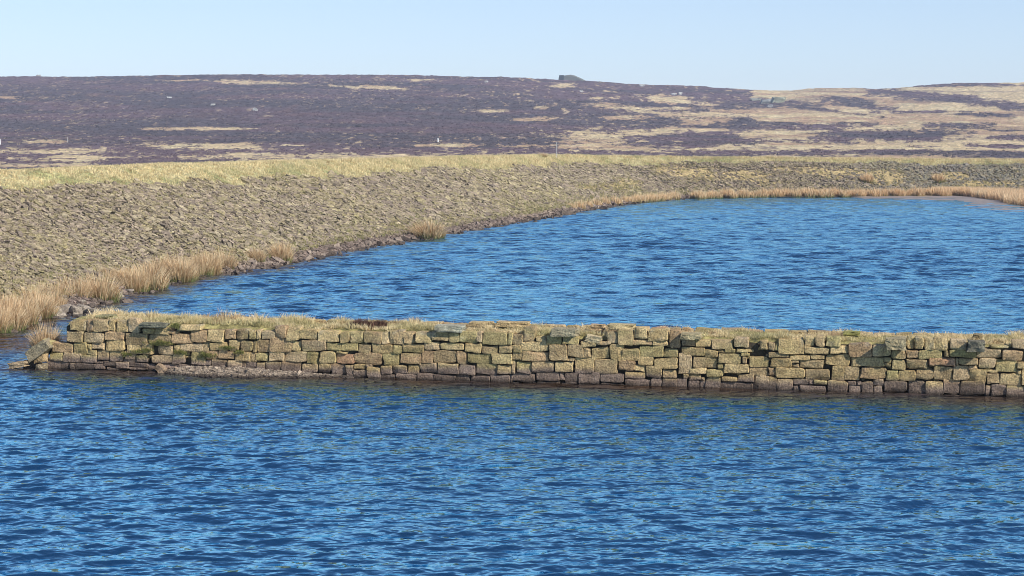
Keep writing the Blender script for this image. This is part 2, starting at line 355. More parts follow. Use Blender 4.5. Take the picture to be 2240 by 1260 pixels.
# mud flats on the far right shore
mp = [onz(x, y, 0.03)[:2] for x, y in [(1700, 428), (1850, 429), (1890, 433.5), (1960, 435.5), (2090, 437), (2125, 443), (2112, 448), (2150, 455), (2200, 460), (2260, 463), (2340, 466), (2600, 468)]]
back = [onz(x, y, 0.2)[:2] for x, y in [(1700, 428), (1850, 427), (1880, 426), (1960, 426), (2060, 426), (2140, 426), (2190, 426), (2220, 426), (2250, 426), (2280, 426), (2350, 426), (2620, 426)]]
mp = np.array(mp); back = np.array(back)
V = []; NJ = 24; K = 160
fr = np.stack([np.interp(np.linspace(0, 11, K), np.arange(12), mp[:, i]) for i in (0, 1)], -1); bk = np.stack([np.interp(np.linspace(0, 11, K), np.arange(12), back[:, i]) for i in (0, 1)], -1)
for j in range(NJ):
    t = j / (NJ - 1) * 1.25 - 0.1
    Q = lerp(fr, bk, t); z = -0.03 + 0.14 * np.clip(t + 0.1, 0, 1) ** 0.7 + (fbm(Q[:, 0] * 0.5, Q[:, 1] * 0.4, 101) - 0.5) * 0.10
    V.append(np.concatenate([Q, z[:, None]], 1))
V = np.array(V)
C = lerp(np.array((0.36, 0.29, 0.235)), np.array((0.19, 0.15, 0.125)), fbm(V[..., 0] * 0.3, V[..., 1] * 0.9, 102)[..., None])
tag(make_obj('mud_flat', V, gridfaces(NJ, K), M_mud, C.reshape(-1, 3), True), kind='structure')

# ---------------------------------------------------------------- blades (grass, rushes, twigs)
def blades(base, h, lean, width, rs, c0, c1, droop=0.25):
    """base Nx3, h N, lean Nx2 horizontal reach, width N -> verts, tris, colours"""
    N = len(base); ang = rs.rand(N) * math.pi
    side = np.stack([np.cos(ang), np.sin(ang), 0 * ang], -1) * (width / 2)[:, None]
    L = np.concatenate([lean, np.zeros((N, 1))], 1)
    up = np.array((0, 0, 1.0))
    mid = base + L * 0.38 + up * (h * 0.58)[:, None]
    tip = base + L + up * (h * (1 - droop * np.minimum(np.linalg.norm(lean, axis=1) / np.maximum(h, 1e-3), 1)))[:, None]
    V = np.stack([base - side, base + side, mid + side * 0.8, mid - side * 0.8, tip], 1)
    o = (np.arange(N) * 5)[:, None]
    T = np.concatenate([o + np.array([[0, 1, 2]]), o + np.array([[0, 2, 3]]), o + np.array([[3, 2, 4]])], 0)
    cm = lerp(c0, c1, 0.62)
    C = np.stack([c0, c0, cm, cm, c1], 1)
    return V.reshape(-1, 3), T, C.reshape(-1, 3)
def tufts(centres, rad, h, n, rs, width, colour, lean=0.5, green=None, gb=0.5):
    """n blades for each tuft centre"""
    N = len(centres); c = np.repeat(centres, n, 0); r = np.repeat(rad, n); hh = np.repeat(h, n) * rs.uniform(0.55, 1.15, N * n)
    a = rs.rand(N * n) * 2 * math.pi; q = np.sqrt(rs.rand(N * n)) * r
    off = np.stack([np.cos(a), np.sin(a)], -1)
    c = c.copy(); c[:, :2] += off * q[:, None]
    le = off * (lean * hh * rs.uniform(0.1, 1, N * n) * (0.3 + q / np.maximum(r, 1e-4)))[:, None] + rs.normal(0, 0.12, (N * n, 2)) * hh[:, None]
    cc = np.repeat(colour, n, 0) * rs.uniform(0.72, 1.25, (N * n, 1))
    c0 = cc * 0.95 if green is None else lerp(cc, green, gb * rs.rand(N * n, 1))
    return blades(c, hh, le, np.full(N * n, 1.0) * width * rs.uniform(0.7, 1.3, N * n), rs, c0, cc)

# grass on the crest of the bank
def bank_sample(n, rs, tfun, w=None):
    wt = 1.0 / np.maximum(TOE[:, 1], 40) ** 0.8 * (TOE[:, 1] > 28) if w is None else w
    i = rs.choice(len(TOE), n, p=wt / wt.sum()); t = tfun(i, rs)
    f = rs.rand(n)[:, None]
    i2 = np.minimum(i + 1, len(TOE) - 1)
    Q = lerp(TOE[i], TOE[i2], f) + NRM[i] * t[:, None]
    z = bank_z(i, t) + (fbm(Q[:, 0] * 0.5, Q[:, 1] * 0.5, 3) - 0.5) * 0.18 + (fbm(Q[:, 0] * 2.3, Q[:, 1] * 2.3, 5) - 0.5) * 0.10
    return i, t, np.concatenate([Q, z[:, None]], 1)
rs = np.random.RandomState(21)
i, t, Pn = bank_sample(46000, rs, lambda i, r: TG[i] - 0.9 + r.rand(len(i)) ** 0.85 * (BW + 2.4 - TG[i] + 0.9))
e = t - TG[i] + (fbm(Pn[:, 0] * 0.35, Pn[:, 1] * 0.35, 9) - 0.5) * 2.4 + (fbm(Pn[:, 0] * 1.5, Pn[:, 1] * 1.5, 19) - 0.5) * 0.8
ok = e > -0.1; Pn = Pn[ok]; e = e[ok]; n = len(Pn)
nn = fbm(Pn[:, 0] * 0.8, Pn[:, 1] * 0.8, 41)[:, None]
col = lerp(np.array((0.78, 0.65, 0.38)), np.array((0.40, 0.38, 0.18)), np.clip(sstep(0.5, 0.75, nn) * 0.5 + 0.4 * sstep(1.3, 0, e)[:, None] * rs.rand(n, 1), 0, 1))
col = lerp(col, np.array((0.52, 0.38, 0.20)), (rs.rand(n, 1) < 0.18) * 0.8)
sc = np.clip(Pn[:, 1] / 110, 0.75, 1.6)
V, T, C = tufts(Pn - (0, 0, 0.03), 0.13 * sc, rs.uniform(0.10, 0.24, n) * sc, 7, rs, 0.035, col, 0.7)
tag(make_obj('crest_grass', V, T, M_blade, C), 'pale straw and green grass along the top of the bank', 'grass', kind='stuff')
# low tussocks scattered down the stony bank and straw patches
i, t, Pn = bank_sample(15000, rs, lambda i, r: 0.8 + r.rand(len(i)) ** 1.6 * (TG[i] - 0.8))
u, v = project(Pn)
keep = (rs.rand(len(t)) < 0.85 * sstep(3.0, 1.2, t + (fbm(Pn[:, 0] * 0.6, Pn[:, 1] * 0.6, 78) - 0.5) * 3)) | ((patch(u, v, bank_straw) * (u > 1250)) > rs.rand(len(t))) | (rs.rand(len(t)) < 0.015)
Pn = Pn[keep]; n = len(Pn)
col = lerp(np.array((0.44, 0.36, 0.18)), np.array((0.30, 0.29, 0.12)), rs.rand(n, 1))
sc = np.clip(Pn[:, 1] / 90, 0.8, 1.7)
V, T, C = tufts(Pn, 0.11 * sc, rs.uniform(0.10, 0.26, n) * sc, 9, rs, 0.03, col, 0.8)
tag(make_obj('tussock_grass', V, T, M_blade, C), 'low pale tussocks growing between the bank stones and along the shore', 'grass', kind='stuff')

# ---------------------------------------------------------------- stones on the bank
def slabs(Pn, size, nrm, rs, col, axis=None):
    """flat angular slabs, each a jittered six-sided block"""
    N = len(Pn)
    cube = np.array([(-1, -1, -1), (1, -1, -1), (1, 1, -1), (-1, 1, -1), (-1, -1, 1), (1, -1, 1), (1, 1, 1), (-1, 1, 1)], float) * 0.5
    V = cube[None] * (1 + rs.uniform(-0.45, 0.25, (N, 8, 3))) * size[:, None, :]
    a = rs.rand(N) * 2 * math.pi if axis is None else axis; X_ = np.stack([np.cos(a), np.sin(a), 0 * a], -1)
    Zv = nrm / np.linalg.norm(nrm, axis=1)[:, None]; Yv = np.cross(Zv, X_); Yv /= np.linalg.norm(Yv, axis=1)[:, None]; Xv = np.cross(Yv, Zv)
    Wd = V[..., 0:1] * Xv[:, None] + V[..., 1:2] * Yv[:, None] + V[..., 2:3] * Zv[:, None] + Pn[:, None]
    q = np.array([(0, 3, 2, 1), (4, 5, 6, 7), (0, 1, 5, 4), (1, 2, 6, 5), (2, 3, 7, 6), (3, 0, 4, 7)])
    Fq = (np.arange(N) * 8)[:, None, None] + q[None]
    return Wd.reshape(-1, 3), Fq.reshape(-1, 4), np.repeat(col, 8, 0)
def slope_n(i, rs, tilt):
    sl = (HC[i] / BW)
    n0 = np.stack([-NRM[i, 0] * sl, -NRM[i, 1] * sl, np.ones(len(i))], -1)
    n0 /= np.linalg.norm(n0, axis=1)[:, None]
    return n0 + rs.normal(0, tilt, (len(i), 3)) + np.stack([tang[i, 0], tang[i, 1], 0 * i], -1) * -0.25
rockcols = np.array((1.09, 1.05, 1.01)) * np.array([(0.25, 0.208, 0.138), (0.215, 0.180, 0.13), (0.30, 0.255, 0.175), (0.185, 0.15, 0.12), (0.24, 0.205, 0.12), (0.265, 0.215, 0.165)])
gi, gt = [], []
sidx = 0.0
while sidx < len(TOE) - 2:
    yy = TOE[int(sidx), 1]
    if yy < 28: sidx += 1; continue
    k_ = float(np.clip(yy / 85, 0.85, 1.5)); m_ = int(10.2 / (0.185 * k_))
    tcol = 0.15 + (np.arange(m_) + rs.rand() + rs.uniform(-0.35, 0.35, m_)) * 0.185 * k_
    gi.append(sidx + rs.uniform(-0.1, 0.1, m_) * k_); gt.append(tcol)
    sidx += 0.115 * k_ / 0.5
gi = np.clip(np.concatenate(gi), 0, len(TOE) - 2); t = np.concatenate(gt)
i = gi.astype(int); f_ = (gi - i)[:, None]; ok_ = (rs.rand(len(i)) > 0.08) & (t < TG[i] + 0.5); i, t, f_ = i[ok_], t[ok_], f_[ok_]
Q = lerp(TOE[i], TOE[i + 1], f_) + NRM[i] * t[:, None]
Pn = np.concatenate([Q, (bank_z(i, t) + (fbm(Q[:, 0] * 0.5, Q[:, 1] * 0.5, 3) - 0.5) * 0.18 + (fbm(Q[:, 0] * 2.3, Q[:, 1] * 2.3, 5) - 0.5) * 0.10)[:, None]], 1)
u, v = project(Pn); e = t - TG[i] + (fbm(Pn[:, 0] * 0.35, Pn[:, 1] * 0.35, 9) - 0.5) * 2.4 + (fbm(Pn[:, 0] * 1.5, Pn[:, 1] * 1.5, 19) - 0.5) * 0.8
keep = (e < 0.1) & (rs.rand(len(t)) > 0.75 * patch(u, v, bank_straw) * (u > 1250))
i, t, Pn = i[keep], t[keep], Pn[keep]; N = len(i)
col = rockcols[rs.randint(0, 6, N)] * rs.uniform(0.75, 1.25, (N, 1))
wetm = sstep(1.3, 0.4, t)[:, None]; col = lerp(col, np.array((0.17, 0.125, 0.105)) * rs.uniform(0.6, 1.5, (N, 1)), wetm)
grey = (sstep(1700, 2100, u[keep]) * rs.rand(N) * 0.8)[:, None]; col = lerp(col, np.array((0.23, 0.225, 0.20)), grey)
mossy_ = sstep(0.48, 0.62, fbm(Pn[:, 0] * 0.16, Pn[:, 1] * 0.12, 202))[:, None]; col = lerp(col, col * (1.05, 1.06, 0.97), mossy_)
sc = np.clip(Pn[:, 1] / 85, 0.85, 1.5) * np.exp(rs.normal(-0.08, 0.26, N)) * lerp(1, 0.65, wetm[:, 0])
size = np.stack([rs.uniform(0.15, 0.31, N), rs.uniform(0.085, 0.17, N), rs.uniform(0.08, 0.14, N)], -1) * sc[:, None]
ax_ = np.arctan2(-NRM[i, 1], -NRM[i, 0]) + rs.normal(0.25, 0.45, N)
nr = slope_n(i, rs, 0.2)
# the 300 largest-looking are stones of their own, the rest one rubble object
app = size[:, 0] * size[:, 1] / Pn[:, 1] ** 2 * (u[keep] > 5) * (u[keep] < 2235) * (v[keep] < 600) * (t > 1.5)
big = np.argsort(-app)[:300]; rest = np.ones(N, bool); rest[big] = False
V, Fq, C = slabs(Pn[rest] + np.stack([0 * ax_[rest], 0 * ax_[rest], rs.normal(0.0, 0.035, rest.sum())], -1), size[rest], nr[rest], rs, col[rest], ax_[rest])
tag(make_obj('bank_rubble', V, Fq, M_rock, C), 'rough olive grey stones covering the slope of the bank', 'rubble', kind='stuff')

def rock_data(seed, n=3, power=0.55, rough=0.16, dims=(1, 1, 1), skew=0.25):
    bm = bmesh.new(); bmesh.ops.create_cube(bm, size=2)
    bmesh.ops.subdivide_edges(bm, edges=bm.edges[:], cuts=n, use_grid_fill=True)
    rr = random.Random(seed); off = Vector((rr.random() * 50, rr.random() * 50, seed))
    tx, ty = rr.uniform(-skew, skew), rr.uniform(-skew, skew)
    for v in bm.verts:
        p = v.co.copy(); m_ = max(abs(p.x), abs(p.y), abs(p.z)); s = p.normalized()
        p = p.lerp(s * 1.25, 1 - power)
        p *= 1 + rough * mn.noise(p * 0.9 + off) * 1.6 + rough * 0.5 * mn.noise(p * 2.6 + off)
        p.x += tx * p.z; p.y += ty * p.x
        v.co = Vector((p.x * dims[0] / 2, p.y * dims[1] / 2, p.z * dims[2] / 2))
    return bm
def bm_obj(name, bm, mat, colour, parent=None, smooth=False, jit=0.1):
    me = bpy.data.meshes.new(name); bm.to_mesh(me); bm.free()
    a = me.attributes.new('Col', 'FLOAT_COLOR', 'POINT')
    c = np.ones((len(me.vertices), 4), np.float32); c[:, :3] = np.array(colour) * np.random.RandomState(len(me.vertices)).uniform(1 - jit, 1 + jit, (len(me.vertices), 1))
    a.data.foreach_set('color', c.ravel()); me.materials.append(mat)
    me.polygons.foreach_set('use_smooth', np.full(len(me.polygons), smooth, bool))
    o = bpy.data.objects.new(name, me); COL.objects.link(o)
    if parent: o.parent = parent
    return o
protos = []
for k in range(6):
    bm = rock_data(k + 3, 1, 0.85, 0.22); o = bm_obj('bank_stone', bm, M_rock, rockcols[k]); protos.append(o)
used = [False] * 6
for k, b in enumerate(big):
    pi = k % 6; o = protos[pi] if not used[pi] else protos[pi].copy()
    if used[pi]: COL.objects.link(o)
    used[pi] = True
    o.location = Pn[b] + (0, 0, 0.03); z_ = Vector(nr[b]).normalized()
    o.rotation_euler = (z_.to_track_quat('Z', 'Y') @ __import__('mathutils').Quaternion((0, 0, 1), rs.rand() * 6.28)).to_euler()
    o.scale = size[b] * 0.95
    tag(o, ['tan', 'olive brown', 'pale tan', 'dark brown', 'olive', 'brown grey'][pi] + ' flat stone ' + ('low on the bank slope above the near shore' if t[b] < 4 else 'halfway up the bank slope at left' if t[b] < 7 else 'high on the bank slope near the turf at left'), 'stone', 'larger flat stones on the bank slope')

# ---------------------------------------------------------------- stone wall
Z1 = """612,243,745,335 750,240,815,340 815,240,950,345 950,240,1005,338 1010,243,1115,350 1120,225,1215,355 1245,312,1345,362 1350,308,1480,365 1475,340,1560,364 1570,285,1760,332
580,340,722,432 727,350,910,440 915,345,1090,422 1095,362,1288,455 1293,368,1500,465 1503,358,1685,440 1662,335,1812,438 1815,330,1955,430 1965,325,2060,405 2065,325,2175,412 2178,335,2242,412
455,440,637,525 640,440,757,542 757,448,800,505 800,442,912,498 918,420,1092,508 1110,455,1240,540 1243,455,1330,540 1380,470,1510,545 1515,460,1568,530 1570,445,1775,520 1778,435,1832,515 1835,440,1990,512 1995,415,2092,515 2095,418,2210,520 2210,425,2242,520
430,528,545,592 548,525,708,612 705,548,840,612 750,503,845,546 848,505,950,585 955,508,1070,602 1085,515,1180,585 1185,545,1290,612 1330,548,1505,618 1510,535,1610,625 1668,520,1790,632 1790,590,1850,632 1800,515,1905,585 1912,512,2050,585 2058,520,2185,600 2185,530,2242,600
400,592,612,672 615,612,652,672 655,620,828,676 828,622,915,676 845,598,900,622 900,597,1010,650 1015,612,1122,668 1128,618,1290,655 1290,628,1360,690 1405,620,1555,665 1555,630,1660,662 930,655,1040,678 1070,585,1180,615 1130,658,1290,684 1850,588,1985,660 1990,590,2112,665 2112,610,2150,668 2152,605,2242,668 1690,635,1850,675"""
Z2 = """0,245,35,325 40,258,165,330 165,212,255,318 260,222,380,335 385,250,528,332 535,258,728,352 735,260,822,355 825,268,930,362 940,268,1095,360 1100,270,1165,370 1168,248,1285,372 1290,270,1382,368 1385,265,1532,360 1535,262,1685,345 1690,270,1770,358 1775,265,1925,365 1928,262,1975,352 1980,265,2195,380 2198,275,2242,378
0,340,115,440 120,318,308,435 312,340,390,432 400,338,608,432 612,355,738,428 742,362,888,432 892,375,1005,450 1010,372,1193,450 1198,378,1272,452 1278,368,1470,440 1470,355,1605,425 1610,365,1820,425 1825,365,1970,445 1975,390,2120,455 2125,385,2242,448
0,450,105,520 110,430,248,520 250,435,445,525 448,435,550,540 552,432,695,540 700,458,855,540 700,435,800,457 858,452,1105,555 1110,455,1255,560 1260,448,1448,545 1450,425,1550,540 1555,430,1748,542 1755,438,1842,550 1848,455,2050,535 2055,458,2242,548
0,530,80,600 85,525,215,610 215,520,395,630 400,545,540,625 540,540,650,630 655,542,780,665 785,555,850,660 855,545,955,592 960,555,1015,590 855,595,968,665 970,575,1085,665 1088,565,1185,640 1190,558,1320,632 1325,550,1425,630 1430,545,1578,625 1582,542,1765,632 1770,552,1915,638 1918,538,2110,635 2112,550,2242,635
1080,640,1215,685 1220,632,1400,685 1405,628,1545,692 1548,640,1740,696 1745,628,1870,700 1875,645,2045,708 2048,640,2215,710 2218,640,2242,710"""
Z3 = """0,200,88,290 98,140,200,270 300,218,437,295 440,222,582,295 600,265,735,320 740,265,862,298 830,190,925,285 928,162,1065,300 1070,155,1180,240 1183,160,1365,262 1060,250,1230,300 1232,265,1365,308 1385,172,1475,330 1482,245,1600,312 1605,258,1740,320 1745,255,1930,335 1940,240,2075,322 2170,255,2242,335 210,225,295,272
0,298,82,365 80,275,320,355 330,300,475,440 480,295,620,405 625,330,690,410 695,320,850,428 852,300,975,435 965,332,1112,440 1115,308,1322,402 1325,330,1450,408 1485,318,1690,400 1690,345,1800,415 1800,345,1860,372 1862,335,1955,372 1965,338,2060,370 2005,372,2080,398 2010,400,2052,455 1808,375,2000,460
0,365,88,430 90,358,322,440 475,410,542,440 1100,395,1237,470 1240,412,1448,505 1450,368,1580,550 1582,410,1795,500 1800,462,1855,508 2080,400,2242,490
0,435,30,545 38,450,165,545 168,445,370,538 373,448,540,540 545,412,715,545 720,432,925,545 928,438,1072,525 1075,472,1168,530 1170,485,1310,580 1315,520,1440,590 1555,500,1700,552 1700,512,1852,578 1855,462,2070,545 2080,492,2242,565
0,548,200,625 208,540,412,612 415,545,455,610 457,542,575,630 578,545,770,638 775,548,980,628 985,535,1165,590 1500,555,1548,600 1550,556,1650,605 1652,578,1690,606 1830,578,1970,620 1975,560,2110,622
0,628,210,665 215,618,420,665 430,632,570,665 580,642,770,665 780,632,980,672 985,596,1210,682 1215,592,1310,680 1315,595,1435,682 1438,600,1535,684 1540,610,1635,688 1692,582,1825,695 1640,610,1690,690 1832,625,2105,700 2110,575,2242,708"""
Z4 = """0,200,58,262 62,210,90,270 92,165,312,302 320,138,410,232 415,138,498,235 505,150,640,230 545,232,700,295 702,200,908,318 912,225,1078,322 1213,152,1280,250 1282,158,1365,258 1368,158,1450,258 1452,165,1575,262 1590,175,1740,260 1830,248,2045,330 2052,262,2230,360 1950,222,2100,246 2140,178,2242,250
0,285,178,332 188,305,372,348 372,305,498,348 315,240,540,302 1085,265,1200,340 1210,268,1315,335 1322,265,1520,342 1540,268,1580,320 1590,265,1825,328
15,335,205,415 205,355,268,380 205,382,268,415 272,352,490,425 500,305,718,400 722,325,1012,410 1015,330,1078,375 1015,380,1072,415 1080,345,1198,437 1205,345,1395,430 1408,330,1640,395 1645,335,1665,398 1668,332,1842,392 1848,335,1992,422 1998,350,2170,465 2175,370,2242,430
0,418,57,490 60,420,318,510 322,428,543,525 550,405,670,528 672,412,803,532 806,414,1035,512 1038,440,1145,530 1148,440,1288,530 1292,435,1448,525 1452,400,1615,520 1622,400,1755,528 1760,395,1835,430 1762,435,1908,558 1912,430,2008,462 1915,465,2025,560 2030,470,2213,575 2175,432,2215,468 2218,440,2242,570
0,500,80,625 85,515,218,628 222,515,355,572 358,525,403,565 405,530,520,568 282,572,508,640 222,578,280,638 525,535,695,645 697,540,775,572 778,538,815,570 698,575,818,650 820,540,918,645 920,518,1010,575 1012,540,1220,635 1225,532,1380,660 1382,530,1535,650 1537,520,1675,650 1680,530,1900,662 1905,570,1955,665 1960,565,2085,670 2090,578,2242,675
920,580,1008,645 820,648,1150,672 1160,640,1222,672 1385,652,1530,675 1540,652,1675,680 1690,665,1850,690 1850,665,2000,692 2005,672,2242,700"""
stones = []                                                # (a0,z0,a1,z1)
for txt, ox, oy in ((Z1, 0, 640), (Z2, 560, 660), (Z3, 1120, 680), (Z4, 1680, 700)):
    for w in txt.split():
        x0, y0, x1, y1 = map(float, w.split(','))
        if x1 > 2238: x1 = 2242
        px0, px1, py0, py1 = ox + x0 / 4, ox + x1 / 4, oy + y0 / 4, oy + y1 / 4
        a0, zt = wall_at((px0 + px1) / 2, py0); _, zb = wall_at((px0 + px1) / 2, py1)
        A0, _ = wall_at(px0, (py0 + py1) / 2); A1, _ = wall_at(px1, (py0 + py1) / 2)
        stones.append([A0, zb, A1, zt])
aEnd = stones and max(s[2] for s in stones)
zb = -0.12
rr = random.Random(4)
edges = [-0.12, 0.17, 0.40, 0.62, 0.86, 1.07, 1.3]          # courses beyond the frame
for c_ in range(6):
    a = aEnd + rr.uniform(0.01, 0.1)
    while a < aEnd + 9:
        w = rr.uniform(0.3, 0.7); stones.append([a, edges[c_] + 0.01, a + w - 0.02, edges[c_ + 1] - 0.005]); a += w
wall_root = empty('dry_stone_wall', tuple(wpt(12, 0, 0)))
tag(wall_root, 'long ruined dry stone wall of squared blocks crossing the water, turf on its top', 'wall')
bpy.context.view_layer.update()
def unparent_loc(V): return V - np.array(wall_root.location)
def stone_block(a0, z0, a1, z1, rs, front=0.0, depth=0.34, nseg=7, flip=1.0, base=0.0, jit=1.0):
    w = a1 - a0; h = z1 - z0; j = min(w, h) * 0.10 * jit
    q = np.array([[a0, z0], [a1, z0], [a1, z1], [a0, z1]]) + rs.uniform(-1, 1, (4, 2)) * j * 0.8
    g0 = 0.0045
    lin = np.array([0, 0.035, 0.16, 0.38, 0.62, 0.84, 0.965, 1.0]); U, V_ = np.meshgrid(lin, lin)
    Q = (q[0] * ((1 - U) * (1 - V_))[..., None] + q[1] * (U * (1 - V_))[..., None] + q[2] * (U * V_)[..., None] + q[3] * ((1 - U) * V_)[..., None])
    # round the outline corners
    cx, cz = (a0 + a1) / 2, (z0 + z1) / 2
    du = 2 * U - 1; dv = 2 * V_ - 1; cr = np.maximum(abs(du) + abs(dv) - 1.7, 0) / 0.3
    k = 1 - cr * rs.uniform(0.0, 0.12, 1)
    Q = np.stack([cx + (Q[..., 0] - cx) * k, cz + (Q[..., 1] - cz) * k], -1)
    sd_ = rs.randint(1000)
    Q[..., 0] += (vnoise(Q[..., 1] * 9 + sd_, Q[..., 0] * 3, sd_) - 0.5) * 0.035 * jit; Q[..., 1] += (vnoise(Q[..., 0] * 8 + sd_, Q[..., 1] * 3, sd_ + 5) - 0.5) * 0.035 * jit
    ed = np.minimum(np.minimum(U, 1 - U) * w, np.minimum(V_, 1 - V_) * h)
    bul = 1 - np.exp(-ed / 0.006)
    tx, tz = rs.uniform(-0.02, 0.02), rs.uniform(-0.03, 0.015)
    dep = front + bul * 0.032 - 0.032 + du * tx + dv * tz + (fbm(Q[..., 0] * 5 + sd_, Q[..., 1] * 7, sd_, 3) - 0.5) * 0.06 * bul
    if rs.rand() < 0.35:                                   # a chipped face
        ang = rs.rand() * 6.28; dd = du * math.cos(ang) + dv * math.sin(ang) - rs.uniform(0.2, 0.6); dep -= np.maximum(dd, 0) * 0.07
    n_ = 8
    Vf = np.stack([Q[..., 0], dep, Q[..., 1]], -1).reshape(-1, 3)
    ring = [i for i in range(n_)] + [i * n_ + n_ - 1 for i in range(1, n_)] + [n_ * n_ - 1 - i for i in range(1, n_)] + [(n_ - 1 - i) * n_ for i in range(1, n_ - 1)]
    bk_ = Vf[ring].copy(); bk_[:, 1] = front - depth; bk_[:, 0] = cx + (bk_[:, 0] - cx) * 0.93; bk_[:, 2] = cz + (bk_[:, 2] - cz) * 0.93
    Fq = gridfaces(n_, n_).tolist(); L = len(ring); o = n_ * n_
    for i in range(L): Fq.append([ring[(i + 1) % L], ring[i], o + i, o + (i + 1) % L])
    Fq.append([o + i for i in range(L)])
    return np.concatenate([Vf, bk_]), Fq
wallcols = np.array([(0.40, 0.325, 0.17), (0.35, 0.285, 0.165), (0.44, 0.365, 0.20), (0.37, 0.28, 0.165), (0.35, 0.31, 0.155), (0.42, 0.345, 0.215), (0.40, 0.26, 0.165)])
def build_stones(lst, rs, name, parent, local=True, cols=None, side=1, off=0.0):
    Vs, Fs, Cs = [], [], []; o = 0
    for s in lst:
        fr = s[4] if len(s) > 4 else rs.normal(0, 0.013)
        V, Fq = stone_block(*s[:4], rs, front=fr)
        V[:, 0] = (s[0] + s[2]) / 2 + (V[:, 0] - (s[0] + s[2]) / 2) * 1.012; V[:, 2] = (s[1] + s[3]) / 2 + (V[:, 2] - (s[1] + s[3]) / 2) * 1.018
        W_d = wpt(V[:, 0], (V[:, 1] if side == 1 else -V[:, 1] - off), V[:, 2])
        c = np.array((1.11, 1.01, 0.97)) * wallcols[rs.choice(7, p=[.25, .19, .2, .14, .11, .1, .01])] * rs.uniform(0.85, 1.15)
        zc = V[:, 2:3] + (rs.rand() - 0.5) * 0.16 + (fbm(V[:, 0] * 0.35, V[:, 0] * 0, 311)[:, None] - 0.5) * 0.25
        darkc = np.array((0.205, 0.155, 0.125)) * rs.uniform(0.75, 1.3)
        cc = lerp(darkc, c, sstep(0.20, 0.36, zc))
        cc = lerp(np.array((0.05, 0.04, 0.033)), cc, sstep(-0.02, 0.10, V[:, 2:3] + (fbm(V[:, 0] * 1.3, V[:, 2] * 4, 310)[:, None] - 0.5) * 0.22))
        mossy = sstep(0.55, 0.7, fbm(V[:, 0] * 1.7, V[:, 2] * 3, 301))[:, None] * sstep(0.3, 0.5, V[:, 2:3]) * 0.3
        cc = lerp(cc, np.array((0.24, 0.235, 0.09)), mossy)
        lich = sstep(0.62, 0.72, fbm(V[:, 0] * 6, V[:, 2] * 6, 305))[:, None] * sstep(0.9, 1.2, V[:, 2:3]) * 0.4
        cc = lerp(cc, np.array((0.30, 0.30, 0.26)), lich)
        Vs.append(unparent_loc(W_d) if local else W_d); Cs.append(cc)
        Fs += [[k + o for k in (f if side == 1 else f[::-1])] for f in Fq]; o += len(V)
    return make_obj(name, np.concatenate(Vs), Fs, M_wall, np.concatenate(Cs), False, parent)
rsw = np.random.RandomState(5)
build_stones(stones, rsw, 'stone_face', wall_root)
# small pinning stones wedged behind the joints
pins = []
for k in range(900):
    a = rsw.uniform(0, aEnd + 9); z = rsw.uniform(-0.05, 1.2); w = rsw.uniform(0.06, 0.2); h = rsw.uniform(0.04, 0.09)
    pins.append([a, z, a + w, z + h, -0.12 + rsw.uniform(-0.02, 0.02)])
pins = [p_ for p_ in pins if p_[3] < 1.15 and p_[0] > 0.3 + 0.35 * max(p_[1], 0)]
build_stones(pins, rsw, 'pinning_stones', wall_root)
# back face
backst = []
for c_ in range(6):
    a = 0.4 + 0.12 * c_
    while a < aEnd + 9:
        w = rr.uniform(0.3, 0.7); backst.append([a, edges[c_] + 0.006, a + w - 0.02, edges[c_ + 1] - 0.008]); a += w
WT = 1.75
build_stones(backst, rsw, 'back_face', wall_root, side=-1, off=WT)
# end face of the wall (broken end)
# core with turf top
topz = lambda a: 1.18 + 0.06 * np.sin(a * 0.9) * 0 + np.interp(a, [0, 0.6, 1.5, 4, 8, 14, 20, 28, 40], [1.0, 1.22, 1.27, 1.22, 1.18, 1.17, 1.2, 1.24, 1.24]) - 1.18
na = 420; aa = np.linspace(0.55, aEnd + 9, na); prof = [(-0.15, -0.3), (-0.15, 0.8), (-0.16, 1.0), (-0.2, 1.0), (-0.35, 1.06), (-0.6, 1.08), (-0.9, 1.1), (-1.2, 1.09), (-1.45, 1.05), (-1.6, 1.0), (-1.6, 0.6), (-1.6, -0.3)]
V = []
for d_, zf in prof:
    z = np.full(na, -0.3) if zf < 0 else (topz(aa) * zf - 0.07 + (fbm(aa * 1.1, np.full(na, d_ * 2), 401) - 0.5) * 0.22 * (zf > 1.01))
    a_ = aa + (0 if True else 0) + np.where(np.arange(na) == 0, 0, 0)
    V.append(wpt(a_, np.full(na, d_), z))
V = np.array(V); C = np.tile((0.075, 0.06, 0.04), (V.size // 3, 1)).reshape(V.shape); C[3:-2] = (0.30, 0.26, 0.11)
Fc = gridfaces(len(prof), na).tolist(); Fc.append([k * na for k in range(len(prof))]); Fc.append([k * na + na - 1 for k in reversed(range(len(prof)))])
make_obj('earth_core', unparent_loc(V.reshape(-1, 3)), Fc, M_ground, C.reshape(-1, 3), False, wall_root)

